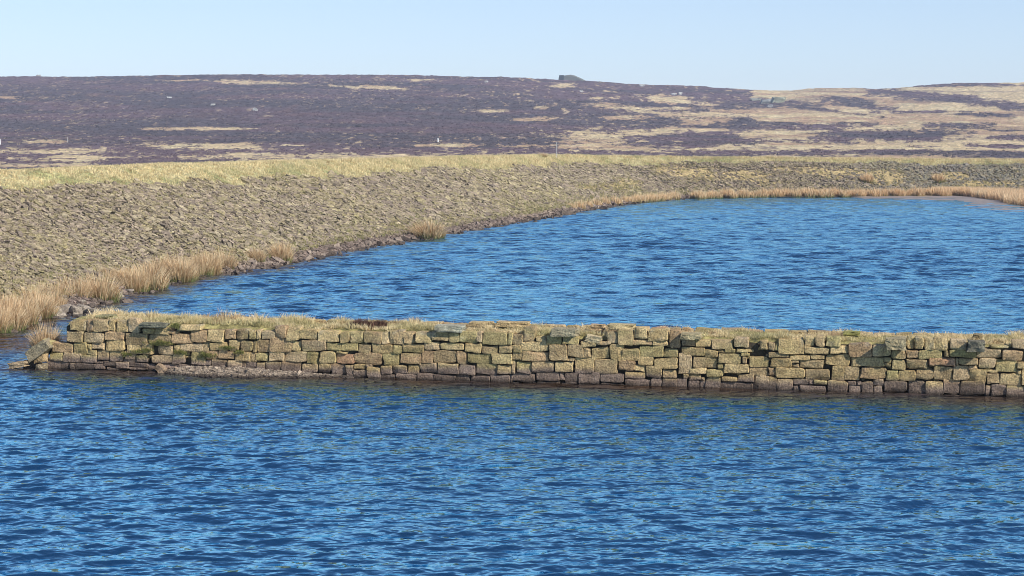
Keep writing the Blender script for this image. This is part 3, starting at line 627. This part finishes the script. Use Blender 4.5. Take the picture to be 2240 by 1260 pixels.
# loose slabs and blocks lying on the wall top and at the broken end
def wall_rock(px0, py0, px1, py1, dn, depth, label, cat='block', colour=(0.27, 0.245, 0.16), rot=0, seed=1, name='coping_block', power=0.86, tilt=0, rough=0.1):
    a0, z1 = wall_at((px0), (py0)); a1, z0 = wall_at(px1, py1)
    # correct for standing dn behind (-) or before (+) the wall face
    kk = 1 - dn / 43.0
    a_c, z_c = wall_at((px0 + px1) / 2, (py0 + py1) / 2)
    Pc = wpt(a_c, 0, z_c)[None][0]; Pc = np.array((0, 0, H)) + (Pc - np.array((0, 0, H))) * kk
    colour = tuple(np.array(colour) * (1.35, 1.25, 1.12)) if 'dark' not in label else colour
    bm = rock_data(seed, 4, power, rough * 1.5, ((a1 - a0) * kk * 0.93, depth, abs(z1 - z0) * kk * 0.95), 0.06)
    o = bm_obj(name, bm, M_wall, colour, jit=0.12)
    o.location = Pc; o.rotation_euler = (tilt, -math.radians(rot), math.atan2(we[1], we[0]))
    tag(o, label, cat); return o
z = lambda ox, oy, x, y: (ox + x / 4, oy + y / 4)
wall_rock(305, 705, 368, 716.5, 0.04, 0.3, 'dark flat slab overhanging the wall face near its left end, below the turf', 'slab', (0.17, 0.165, 0.12), seed=11, name='coping_slab')
wall_rock(214, 688, 252, 700, -0.6, 0.4, 'small grey green block half sunk in turf at the left end of the wall top', seed=12, colour=(0.22, 0.22, 0.13))
wall_rock(392, 711, 440, 724, -0.25, 0.35, 'rounded grey slab set back on the wall top right of the overhanging slab', 'slab', (0.2, 0.19, 0.14), seed=13, name='coping_slab')
wall_rock(954, 710, 1018, 726, -0.15, 0.45, 'lichen grey slab on the wall top left of centre, beside turf', 'slab', (0.27, 0.28, 0.24), seed=14, name='coping_slab')
wall_rock(1084, 702, 1160, 715, -1.0, 0.4, 'pale tan block in the grass at the far edge of the wall top, near centre', colour=(0.38, 0.31, 0.19), seed=15)
wall_rock(1028, 702, 1082, 713, -1.1, 0.35, 'pale block sunk in turf left of the pale tan block', colour=(0.36, 0.30, 0.19), seed=25)
wall_rock(1207, 717, 1265, 736, -0.1, 0.45, 'broad grey slab on the wall top just right of the centre gap of turf', 'slab', (0.25, 0.235, 0.175), seed=16, name='coping_slab')
wall_rock(1281, 734, 1318, 748, -0.12, 0.3, 'pale tilted slab resting in a hollow of the wall top', 'slab', (0.36, 0.32, 0.22), seed=17, name='coping_slab', rot=-8)
wall_rock(1292, 709, 1324, 722, -0.9, 0.35, 'pinkish tan block behind the hollow on the wall top', colour=(0.36, 0.28, 0.18), seed=18)
wall_rock(1329, 708, 1392, 721, -0.55, 0.45, 'long pale slab lying on turf, the highest stone on the wall', 'slab', (0.36, 0.32, 0.20), seed=19, name='coping_slab')
wall_rock(1490, 727, 1536, 742, -0.08, 0.45, 'thin flat slab on two blocks right of the tall upright stone', 'slab', (0.29, 0.26, 0.17), seed=20, name='coping_slab')
wall_rock(1844, 724, 1882, 734, -1.0, 0.4, 'small mossy green mound stone on the right half of the wall top', colour=(0.22, 0.23, 0.09), seed=21)
wall_rock(1937, 738, 1983, 764, 0.04, 0.5, 'large grey block jutting from the wall top and shading the stones below', colour=(0.27, 0.245, 0.17), seed=22, power=0.93)
wall_rock(2115, 744, 2154, 768, 0.05, 0.45, 'dark weathered block jutting from the wall top near the right edge', colour=(0.19, 0.175, 0.13), seed=23, power=0.93)
wall_rock(2128, 730, 2150, 742, -0.7, 0.3, 'small brown block in the grass behind the dark jutting block', colour=(0.28, 0.22, 0.12), seed=24)
# broken left end
wall_rock(60, 752, 116, 778, 0.05, 0.42, 'large grey slab leaning up against the broken left end of the wall', 'slab', (0.22, 0.20, 0.15), rot=34, seed=31, name='fallen_slab', power=0.92)
wall_rock(94, 743, 118, 760, -0.05, 0.3, 'pale olive block on the upper end of the leaning slab', colour=(0.33, 0.30, 0.16), rot=-15, seed=32, name='fallen_block')
wall_rock(78, 772, 101, 793, 0.05, 0.3, 'brown block standing under the leaning slab', colour=(0.27, 0.21, 0.13), rot=10, seed=33, name='fallen_block')
wall_rock(22, 790, 62, 804, 0.25, 0.35, 'low wedge of stone lying in the water at the far left tip of the wall', 'slab', (0.26, 0.21, 0.15), rot=8, seed=34, name='fallen_slab', power=0.7)
wall_rock(58, 786, 84, 806, -0.15, 0.4, 'dark wet block in the water beneath the leaning slab', colour=(0.12, 0.10, 0.08), seed=35, name='fallen_block')
wall_rock(82, 795, 102, 808, 0.1, 0.3, 'small grey block at the waterline by the foot of the wall end', colour=(0.2, 0.175, 0.13), seed=36, name='fallen_block')
wall_rock(108, 748, 148, 762, -0.5, 0.6, 'dark stone behind the top of the broken wall end', colour=(0.13, 0.12, 0.08), seed=37, name='fallen_block')
wall_rock(340, 800, 366, 815, 0.12, 0.25, 'tilted wet slab at the foot of the wall beside the gravel', 'slab', (0.2, 0.16, 0.125), rot=-35, seed=38, name='fallen_slab')

# turf on the wall top
rs = np.random.RandomState(33)
n = 7500
a = rs.uniform(0.9, aEnd + 9, n); d_ = -0.12 - rs.rand(n) ** 0.8 * 1.5
dens = fbm(a * 1.3, d_ * 1.5, 402); keep = (d_ < -0.32) | (dens > 0.56)
a, d_ = a[keep], d_[keep]; n = len(a)
zz = topz(a) * 1.07 - 0.07 + (fbm(a * 1.1, d_ * 2, 401) - 0.5) * 0.2
col = lerp(np.array((0.80, 0.66, 0.40)), np.array((0.42, 0.39, 0.18)), np.clip((fbm(a * 0.9, d_ * 2, 403)[:, None] - 0.45) * 2.4, 0, 1))
col = lerp(col, np.array((0.54, 0.37, 0.21)), (fbm(a * 1.9, d_, 404)[:, None] > 0.66) * 0.8)
hgt = rs.uniform(0.05, 0.14, n) * (0.5 + 1.2 * fbm(a * 0.8, d_ * 0.2, 405)) * np.interp(a, [0, 2, 5, 8, 12, 14, 26, 40], [1.2, 1.5, 1.2, 1.1, 0.9, 0.9, 1, 1])
hgt = hgt * np.where(fbm(a * 3.1, d_ * 3, 406) > 0.6, 1.6, 0.85)
V, T, C = tufts(wpt(a, d_, zz), np.full(n, 0.07), hgt, 12, rs, 0.011, col, 1.1)
tag(make_obj('wall_turf', V, T, M_blade, C), 'short straw and green grass growing along the wall top', 'grass', kind='stuff')
# moss and grass growing out of the wall face near its left end
cen = []
for px, py, sx, sy, k in ((352, 752, 22, 6, 70), (322, 768, 10, 6, 25), (395, 772, 14, 5, 30), (455, 777, 18, 5, 40), (278, 775, 8, 5, 16), (385, 715, 9, 6, 30), (300, 770, 10, 4, 14), (525, 772, 14, 3, 16), (500, 762, 18, 3, 20)):
    for _ in range(k):
        A, Zz = wall_at(px + rs.normal(0, sx * 0.5), py + rs.normal(0, sy * 0.5)); cen.append(wpt(A, 0.02, Zz))
cen = np.array(cen); n = len(cen)
col = lerp(np.array((0.20, 0.22, 0.06)), np.array((0.36, 0.33, 0.13)), rs.rand(n, 1))
V, T, C = tufts(cen, np.full(n, 0.05), np.full(n, 0.07), 14, rs, 0.010, col, 1.2)
tag(make_obj('wall_moss', V, T, M_blade, C), 'green moss and grass tufts growing from the joints of the wall face', 'moss', kind='stuff')

# gravel at the foot of the wall
n = 5200; u = rs.uniform(355, 770, n); A, _ = wall_at(u, 820 + 0 * u)
wid = np.interp(u, [355, 420, 520, 640, 770], [0.12, 0.5, 0.62, 0.4, 0.08]); d_ = rs.rand(n) * wid
zz = (1 - d_ / np.maximum(wid, 0.05)) * np.interp(u, [355, 400, 520, 640, 770], [0.02, 0.17, 0.19, 0.11, 0.02]) - 0.01
Pg = wpt(A, d_, zz); sz = np.exp(rs.normal(0, 0.35, n))[:, None] * rs.uniform(0.6, 1.3, (n, 3)) * (0.05, 0.045, 0.028)
col = lerp(np.array((0.37, 0.30, 0.235)), np.array((0.17, 0.135, 0.105)), rs.rand(n, 1)); col = lerp(np.array((0.07, 0.055, 0.045)), col, sstep(0.0, 0.04, zz)[:, None])
V, Fq, C = slabs(Pg, sz, np.array((0, 0, 1.0)) + rs.normal(0, 0.3, (n, 3)), rs, col)
# a bed below the pebbles
ua = np.linspace(350, 775, 120); A, _ = wall_at(ua, 820 + 0 * ua); wid = np.interp(ua, [350, 420, 520, 640, 775], [0.1, 0.5, 0.62, 0.4, 0.06]); zt = np.interp(ua, [350, 400, 520, 640, 775], [0.02, 0.15, 0.17, 0.09, 0.0])
bed = np.array([wpt(A, wid * f, zt * (1 - f) - 0.02 - 0.06 * (f > 1)) for f in (-0.2, 0.3, 0.7, 1.0, 1.3)])
nb = len(V); V = np.concatenate([V, bed.reshape(-1, 3)]); Fq = np.concatenate([Fq, gridfaces(5, 120)[:, ::-1] + nb]); C = np.concatenate([C, np.tile((0.18, 0.14, 0.105), (600, 1))])
tag(make_obj('gravel', V, Fq, M_rock, C), 'strip of pinkish brown gravel at the foot of the wall', 'gravel', kind='stuff')

# dark heather bushes on the wall top
def heather_bush(u0, u1, v0, v1, label):
    a0, _ = wall_at(u0, v1); a1, _ = wall_at(u1, v1); n = 90
    t = rs.rand(n); A = lerp(a0, a1, t); d_ = -0.75 + rs.normal(0, 0.13, n)
    cz = 1.26
    root = empty('heather_bush', tuple(wpt((a0 + a1) / 2, -0.75, cz - 0.05)))
    L = np.array(root.location)
    V, T, C = tufts(wpt(A, d_, np.full(n, cz - 0.04)) - L, np.full(n, 0.09), 0.23 * np.sin(np.pi * (0.12 + 0.76 * t)) * rs.uniform(0.5, 1.1, n) + 0.02, 14, rs, 0.011, lerp(np.array((0.09, 0.05, 0.035)), np.array((0.20, 0.11, 0.07)), rs.rand(n, 1) ** 2), 0.9)
    make_obj('twigs', V, T, M_twig, C, parent=root)
    tag(root, label, 'heather', 'dark heather bushes on the wall top')
heather_bush(745, 792, 697, 715, 'larger dark brown heather bush on the wall top')
heather_bush(796, 822, 697, 712, 'smaller dark brown heather bush right of the larger one on the wall top')

# ---------------------------------------------------------------- rushes
TAN = np.array((0.80, 0.53, 0.29)); PALE = np.array((0.90, 0.73, 0.48)); GRN = np.array((0.13, 0.20, 0.05)); BRN = np.array((0.36, 0.19, 0.08))
def rush_data(seed, nb, h, rad, tone, lean=0.5, width=0.014, green=0.5):
    r = np.random.RandomState(seed)
    c = lerp(TAN, PALE, r.rand(nb, 1)) * tone
    c = np.where(r.rand(nb, 1) < 0.14, BRN, c)
    a = r.rand(nb) * 6.283; q = np.sqrt(r.rand(nb)) * rad
    base = np.stack([np.cos(a) * q, np.sin(a) * q, np.full(nb, -0.12)], -1); hh = h * r.uniform(0.55, 1.1, nb) * (1 - 0.38 * (q / rad) ** 2)
    le = np.stack([np.cos(a), np.sin(a)], -1) * (lean * hh * (0.1 + 0.9 * q / rad) * r.uniform(0.3, 1, nb))[:, None] + r.normal(0, 0.09, (nb, 2)) * hh[:, None] + np.array((-0.03, -0.02)) * hh[:, None]
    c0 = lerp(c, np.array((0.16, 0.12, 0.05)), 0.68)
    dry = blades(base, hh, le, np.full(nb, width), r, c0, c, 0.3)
    ng = int(nb * green); k = r.choice(nb, ng)
    b2 = base[k]; b2 = b2 * (1.12, 1.12, 1)
    grn = blades(b2, hh[k] * r.uniform(0.3, 0.62, ng), le[k] * 0.5, np.full(ng, width * 1.15), r, np.tile(GRN * 0.8, (ng, 1)) * r.uniform(0.7, 1.3, (ng, 1)), lerp(np.tile(GRN, (ng, 1)), c[k], 0.35), 0.2)
    return dry, grn
def rush_proto(name, seed, nb, h, rad, tone=1.0, lean=0.5, width=0.014, green=0.5, parts=True):
    dry, grn = rush_data(seed, nb, h, rad, tone, lean, width, green)
    if parts:
        root = empty(name, (0, 0, 0))
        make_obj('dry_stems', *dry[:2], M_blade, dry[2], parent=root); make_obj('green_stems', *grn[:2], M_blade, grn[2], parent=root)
        return root
    V = np.concatenate([dry[0], grn[0]]); T = np.concatenate([dry[1], grn[1] + len(dry[0])]); C = np.concatenate([dry[2], grn[2]])
    return make_obj(name, V, T, M_blade, C)
def dup(o):
    c = o.copy(); COL.objects.link(c)
    for ch in o.children:
        d = ch.copy(); COL.objects.link(d); d.parent = c
    return c
class Pool:
    def __init__(s, pr): s.pr = pr; s.used = [False] * len(pr); s.k = 0
    def get(s):
        i = s.k % len(s.pr); s.k += 1
        if not s.used[i]: s.used[i] = True; return s.pr[i]
        return dup(s.pr[i])
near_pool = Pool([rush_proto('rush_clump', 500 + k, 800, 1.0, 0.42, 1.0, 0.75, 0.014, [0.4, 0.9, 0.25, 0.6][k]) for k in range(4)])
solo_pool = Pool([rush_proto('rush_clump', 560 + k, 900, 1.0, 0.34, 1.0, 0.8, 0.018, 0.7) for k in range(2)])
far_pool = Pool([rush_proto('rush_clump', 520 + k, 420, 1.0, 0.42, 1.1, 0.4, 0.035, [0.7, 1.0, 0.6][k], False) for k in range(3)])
def put(pool, px, py, hpx, wid=1.0, z=None, label='', group='', cat='rush'):
    p = onz(px, py, z if z is not None else 0.05)
    hm = hpx / (F / p[1])
    o = pool.get(); o.location = p; o.rotation_euler = (0, 0, random.uniform(-0.5, 0.5)); o.scale = (hm * wid * 1.0, hm * wid, hm)
    tag(o, label, cat, group); return o
gl = 'clumps in the tan rush row along the near left shore'
ll = 'tan rush clump in the dense row along the near left shore'
rng = random.Random(9)
for px, py, h, w in [(-25, 700, 85, 1), (8, 700, 82, 1.1), (40, 692, 75, 1), (72, 680, 70, 1), (-10, 672, 70, 1), (25, 668, 68, 1), (60, 662, 66, 1), (95, 668, 66, 1), (128, 664, 68, 1), (160, 658, 70, 1), (110, 645, 60, 1), (150, 640, 60, 1), (185, 640, 55, 1),
                     (240, 632, 60, 0.9), (268, 630, 60, 0.9), (292, 634, 72, 1), (322, 628, 76, 1.05), (348, 612, 66, 0.9), (372, 606, 62, 0.9), (395, 612, 68, 0.9), (412, 608, 62, 0.8), (436, 600, 60, 0.9), (460, 597, 62, 0.9), (484, 590, 58, 0.9), (505, 582, 52, 0.8), (80, 648, 58, 1), (40, 645, 55, 1), (0, 645, 55, 1), (20, 716, 70, 1.1), (-12, 722, 70, 1.1), (50, 704, 66, 1.1), (85, 690, 60, 1), (120, 675, 55, 0.9)]:
    put(near_pool, px, py, h * rng.uniform(0.95, 1.2), w * rng.uniform(0.8, 1.2), 0.08, 'tan rush clump in the dense near left row, ' + ('at the left edge of the picture' if px < 90 else 'above the stone spit' if px < 200 else 'just right of the green based clump' if px < 380 else 'towards its thin right end'), gl)
put(near_pool, 217, 655, 82, 1.1, 0.05, 'large tan rush clump with bright green base at the water right of the stone spit', '')
put(solo_pool, 561, 572, 42, 1.0, 0.25, 'small olive rush clump between the end of the rush row and the tall slim clump', '')
put(solo_pool, 616, 571, 60, 0.9, 0.12, 'slim reddish tan rush clump right of the small olive clump on the near left shore', '')
put(solo_pool, 938, 520, 54, 1.5, 0.05, 'lone fan shaped rush clump at the waterline halfway along the bank', '')
put(near_pool, 100, 764, 82, 0.75, 0.45, 'pale wispy grass clump growing behind the broken left end of the wall', '', 'grass')
fl, fg = 'tan rush clump in the long row along the distant shore', 'rush clumps along the distant shore'
for px, py, h in [(1250, 461, 26), (1268, 459, 28), (1286, 456, 25), (1304, 453, 27), (1322, 450, 28), (1342, 447, 25), (1350, 448, 24)]:
    put(far_pool, px, py, h, 1.0, 0.05, 'tan rush clump in the first short group on the distant shore', 'first short group of distant rushes')
for k in range(14): put(far_pool, 1366 + k * 8.6, 445 - k * 0.75, rng.uniform(20, 25), 1, 0.05, 'tan rush clump in the second group on the distant shore', 'second group of distant rushes')
for k in range(80):
    px = 1512 + k * 7.9 + rng.uniform(-3, 3)
    if rng.random() < 0.1: continue
    zl = 'tan rush clump in the long distant shore row, ' + ('left third, nearest the gap' if px < 1700 else 'middle third, in front of open water' if px < 1900 else 'right third, behind the mud flat')
    put(far_pool, px, np.interp(px, [1500, 1700, 2120], [435, 431, 429.5]) - rng.uniform(0, 1.5), rng.uniform(19, 27), rng.uniform(0.85, 1.2), 0.05, zl, fg)
# rush bed on the right: a mass
rs = np.random.RandomState(77); n = 2600
u = rs.uniform(2040, 2560, n); vf = np.interp(u, [2040, 2090, 2120, 2150, 2190, 2200, 2240, 2560], [426, 428, 430, 434, 438, 444, 450, 457]); vb = 424.0
v = vb + (vf - vb) * rs.rand(n) ** 0.8
Pr = onz(u, v, 0.08); c = lerp(TAN, PALE, rs.rand(n, 1))
V, T, C = tufts(Pr - (0, 0, 0.1), np.full(n, 0.3), np.full(n, 1.0), 34, rs, 0.03, c, 0.35, green=BRN * 0.5, gb=0.9)
tag(make_obj('rush_bed', V, T, M_blade, C), 'dense tan rush bed spreading over the flat shore at the right edge', 'rushes', kind='stuff')
# tall pale tufts on the far bank
for px, py, h, lab in [(1932, 404, 30, 'large pale straw tussock on the far bank above the shore'), (2082, 396, 20, 'pale straw tussock on the far bank near the right edge')]:
    g0 = project(np.concatenate([TOE, 0 * TOE[:, :1]], 1))[0]; ii = np.argmin(abs(g0 - px) + 1e3 * (TOE[:, 1] < 60)); tq = 4.0
    o = far_pool.get(); o.location = (*(TOE[ii] + NRM[ii] * tq), float(bank_z(ii, np.array(tq)))); o.scale = (1.6, 1.6, 1.3); tag(o, lab, 'tussock')

# ---------------------------------------------------------------- shore rocks
k = 0
for px, py, w, h, lab in [(95, 688, .55, .22, 'long low grey rock at the left end of the stone spit by the rushes'), (118, 684, .5, .3, 'pale grey boulder second from the left in the stone spit'), (142, 681, .6, .33, 'largest pale boulder in the middle of the stone spit'),
                          (165, 682, .45, .28, 'grey boulder right of the largest one in the stone spit'), (184, 680, .42, .3, 'angular pale rock near the right end of the stone spit'), (202, 682, .4, .18, 'small pointed rock at the outer tip of the stone spit'),
                          (130, 690, .4, .14, 'flat dark rock at the waterline before the largest boulder of the spit'), (172, 666, .45, .25, 'rock behind the stone spit, below the green based rush clump'), (190, 660, .4, .22, 'rock touching the left side of the green based rush clump'),
                          (4, 722, .5, .16, 'pale flat slab in the shallows at the left edge of the picture'), (258, 648, .4, .2, 'grey rock at the waterline right of the green based rush clump'), (275, 640, .38, .18, 'small mauve grey rock between two rush clumps on the near shore'), (645, 513, 0, 0, '')]:
    if not lab: continue
    k += 1; bm = rock_data(40 + k, 3, 0.6, 0.28, (w, w * 0.75, h * 1.3)); p = onz(px, py, 0.05)
    o = bm_obj('shore_rock', bm, M_rock, (0.30, 0.25, 0.20) if k % 3 else (0.24, 0.20, 0.165)); o.location = p; o.rotation_euler = (rng.uniform(-.2, .2), rng.uniform(-.2, .2), rng.uniform(-.6, .6)); tag(o, lab, 'rock')
# broken rock strewn along the water's edge
n = 5200; wt = 1 / np.maximum(TOE[:, 1], 30) ** 1.3 * (TOE[:, 1] > 40); i = rs.choice(len(TOE), n, p=wt / wt.sum()); t = rs.normal(0.25, 0.4, n)
Q = TOE[i] + NRM[i] * t[:, None] + rs.uniform(-.25, .25, (n, 2)); zz = np.maximum(t * 0.3, -0.02)
sz = np.exp(rs.normal(0, 0.35, n))[:, None] * rs.uniform(0.6, 1.3, (n, 3)) * (0.24, 0.19, 0.12) * np.clip(Q[:, 1:2] / 100, 0.8, 1.4)
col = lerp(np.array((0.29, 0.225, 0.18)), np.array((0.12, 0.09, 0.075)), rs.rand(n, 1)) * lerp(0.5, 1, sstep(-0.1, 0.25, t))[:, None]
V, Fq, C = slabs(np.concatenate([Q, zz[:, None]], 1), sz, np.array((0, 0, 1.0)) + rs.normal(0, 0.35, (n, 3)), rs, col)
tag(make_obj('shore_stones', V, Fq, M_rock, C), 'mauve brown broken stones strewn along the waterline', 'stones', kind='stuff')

# ---------------------------------------------------------------- moor details
rs = np.random.RandomState(91)
n = 52000
ju = rs.uniform(-100, 2340, n); jq = rs.rand(n) ** 0.8 * 430
ci = np.clip(np.searchsorted(uu, ju), 0, len(uu) - 1); ri = np.clip((429 - jq).astype(int), 0, 429)
Pm = hillP[ri, ci] + np.concatenate([rs.uniform(-0.5, 0.5, (n, 2)), np.zeros((n, 1))], 1)
u, v = project(Pm); gmk = moor_masks(u, v, Pm[:, 0], Pm[:, 1])
n1 = fbm(Pm[:, 0] * 0.018, Pm[:, 1] * 0.03, 71)[:, None]
for name, sel, lab, cat in (('heather', gmk < 0.4, 'dark purple brown heather covering the moorland hill', 'heather'), ('moor_grass', gmk >= 0.4, 'pale straw grass in streaks across the moorland hill', 'grass')):
    Ps = Pm[sel]; n = len(Ps); sc = np.clip(Ps[:, 1] / 500, 0.5, 1.3)
    if name == 'heather':
        col = lerp(c_he, c_he2, sstep(0.35, 0.65, n1[sel])) * rs.uniform(0.7, 1.35, (n, 1)); hh = rs.uniform(0.25, 0.5, n) * sc; w_ = 0.16; mt = M_twig
    else:
        col = lerp(c_mg, c_mg3, rs.rand(n, 1)); hh = rs.uniform(0.2, 0.45, n) * sc; w_ = 0.10; mt = M_blade
    V, T, C = tufts(Ps - (0, 0, 0.08), 0.45 * sc, hh, 6, rs, w_, col, 0.9)
    tag(make_obj(name, V, T, mt, C), lab, cat, kind='stuff')

def hill_rock(u, v, wpx, hpx, lab, colour=(0.22, 0.22, 0.2), seed=1, rot=0, power=0.7, name='boulder'):
    p = hill_point(u, v); s = p[1] / F
    bm = rock_data(seed, 3, power, 0.25, (wpx * s, wpx * s * 0.7, hpx * s * 1.5)); o = bm_obj(name, bm, M_rock, colour)
    o.location = p + (0, 0, hpx * s * 0.25); o.rotation_euler = (0, rot, 0); tag(o, lab, 'rock'); return o
# the outcrop on the skyline: a square block and a long sloping slab
p = hill_point(1250, 175.5); s = p[1] / F; p[2] = H + p[1] * math.tan(math.atan((630 - 175) / F) - PITCH)
root = empty('skyline_outcrop', tuple(p)); tag(root, 'grey green rock outcrop standing alone on the skyline of the moor', 'rock outcrop')
bm = rock_data(61, 3, 0.9, 0.1, (11 * s, 9 * s, 15 * s)); o = bm_obj('upright_block', bm, M_rock, (0.08, 0.095, 0.10), root); o.location = (-22 * s, 0, 2.5 * s)
bm = bmesh.new(); prof = [(-26, -5), (-22, 6), (-14, 10.5), (-4, 11.5), (8, 8.5), (18, 4), (28, -1), (31, -5)]
for dy, ins in ((-9, 0.8), (-5, 1), (6, 1), (11, 0.75)):
    for x_, z_ in prof: bm.verts.new((x_ * s * ins, dy * s, (z_ * ins if z_ > 0 else z_) * s))
bm.verts.ensure_lookup_table(); m_ = len(prof)
for a_ in range(3):
    for b_ in range(m_ - 1): bm.faces.new([bm.verts[a_ * m_ + b_], bm.verts[a_ * m_ + b_ + 1], bm.verts[(a_ + 1) * m_ + b_ + 1], bm.verts[(a_ + 1) * m_ + b_]])
bm.faces.new([bm.verts[b_] for b_ in reversed(range(m_))]); bm.faces.new([bm.verts[3 * m_ + b_] for b_ in range(m_)])
bmesh.ops.recalc_face_normals(bm, faces=bm.faces[:]); bmesh.ops.subdivide_edges(bm, edges=bm.edges[:], cuts=2, use_grid_fill=True)
for v_ in bm.verts: v_.co += Vector((0, 0, 1)) * mn.noise(v_.co * 1.2) * 1.1 * s + v_.co * 0.05 * mn.noise(v_.co * 0.6)
o = bm_obj('sloping_slab', bm, M_rock, (0.17, 0.18, 0.165), root); o.location = (2 * s, 1, 0)
hill_rock(1703, 224, 26, 11, 'largest pale green rounded boulder in the outcrop on the right hillside', (0.36, 0.37, 0.28), 62)
hill_rock(1675, 226, 20, 8, 'grey boulder left of the largest one in the outcrop on the right hillside', (0.26, 0.27, 0.26), 63)
hill_rock(1654, 219, 22, 4, 'flat grey slab at the upper left of the outcrop on the right hillside', (0.28, 0.29, 0.26), 64)
hill_rock(1684, 234, 12, 5, 'small grey boulder below the outcrop on the right hillside', (0.3, 0.3, 0.3), 65)
for k, (u, v, w, h, lab) in enumerate([(1064, 181, 7, 4, 'small white rock high on the hill left of the skyline outcrop'), (1273, 201, 7, 3, 'small pale rock just below the skyline outcrop'), (85, 167, 8, 3, 'pale rock on the skyline at the far left'), (466, 231, 9, 4, 'pale rock alone in heather on the left hillside'),
                                      (559, 243, 10, 6, 'grey upright rock in the heather on the middle left hillside'), (372, 214, 9, 3, 'low pale rock among heather at upper left'), (785, 277, 11, 4, 'low pale rock in the middle of the dark heather slope'), (1475, 208, 10, 4, 'grey rock at the left of the cluster on the right shoulder'), (1488, 207, 8, 5, 'grey rock at the right of the cluster on the right shoulder'),
                                      (1405, 188, 10, 4, 'grey rock near the skyline right of the outcrop'), (1930, 182 + 75, 8, 3, 'small dark rock in the pale grass on the right hillside')]):
    hill_rock(u, v, w, h, lab, (0.45, 0.45, 0.43) if 'dark' not in lab else (0.06, 0.05, 0.05), 70 + k)
# markers on the moor and the measuring pole on the bank
def post(u, v, hpx, wm, lab, name='marker_post', mat=M_white, pt=None):
    p = hill_point(u, v) if pt is None else np.array(pt); s = p[1] / F; hm = hpx * s
    root = empty(name, tuple(p)); bm = bmesh.new(); bmesh.ops.create_cone(bm, cap_ends=True, segments=8, radius1=wm, radius2=wm * 0.9, depth=hm + 0.6)
    for v_ in bm.verts: v_.co.z += hm / 2 - 0.3
    bm_obj('shaft', bm, mat, (1, 1, 1), root)
    bm = bmesh.new(); bmesh.ops.create_cone(bm, cap_ends=True, segments=8, radius1=wm * 1.25, radius2=0.3 * wm, depth=wm * 2)
    for v_ in bm.verts: v_.co.z += hm + wm
    bm_obj('cap', bm, mat, (1, 1, 1), root); tag(root, lab, 'post'); return root
post(958, 311, 6, 0.2, 'short stout white marker post on the moor beyond the middle of the bank')
post(0, 316, 9, 0.2, 'white marker post at the left edge of the picture on the moor')
post(148, 313, 12, 0.035, 'thin white post on the moor near the left edge')
ii = np.argmin(abs(cu - 1204) + 1e3 * (crestP[:, 1] < 80)); cpt = crestP[ii] - NRM[ii] * 0.6
post(0, 0, 36, 0.024, 'tall thin grey pole standing on the crest of the bank', 'thin_pole', M_pole, (cpt[0], cpt[1], bank_z(ii, np.array(BW - 0.6))))
ii = np.argmin(abs(cu - 1188) + 1e3 * (crestP[:, 1] < 80)); o = near_pool.get(); o.location = (*crestP[ii], HC[ii]); o.scale = (0.9, 0.9, 0.55); tag(o, 'tan tussock on the crest of the bank just left of the thin pole', 'tussock')

# ---------------------------------------------------------------- haze
bm = bmesh.new(); bmesh.ops.create_cube(bm, size=1)
hz = bpy.data.meshes.new('haze'); bm.to_mesh(hz); bm.free(); ho = bpy.data.objects.new('haze', hz); COL.objects.link(ho)
ho.scale = (3100, 3100, 66); ho.location = (0, 0, 28.5)
m = bpy.data.materials.new('haze_air'); m.use_nodes = True; nn_ = m.node_tree; nn_.nodes.clear(); oo = nn_.nodes.new('ShaderNodeOutputMaterial'); pv = nn_.nodes.new('ShaderNodeVolumePrincipled')
pv.inputs['Density'].default_value = 0.00024; pv.inputs['Color'].default_value = (0.62, 0.74, 1.0, 1); pv.inputs['Anisotropy'].default_value = 0.0
nn_.links.new(pv.outputs[0], oo.inputs['Volume']); hz.materials.append(m); tag(ho, kind='stuff')
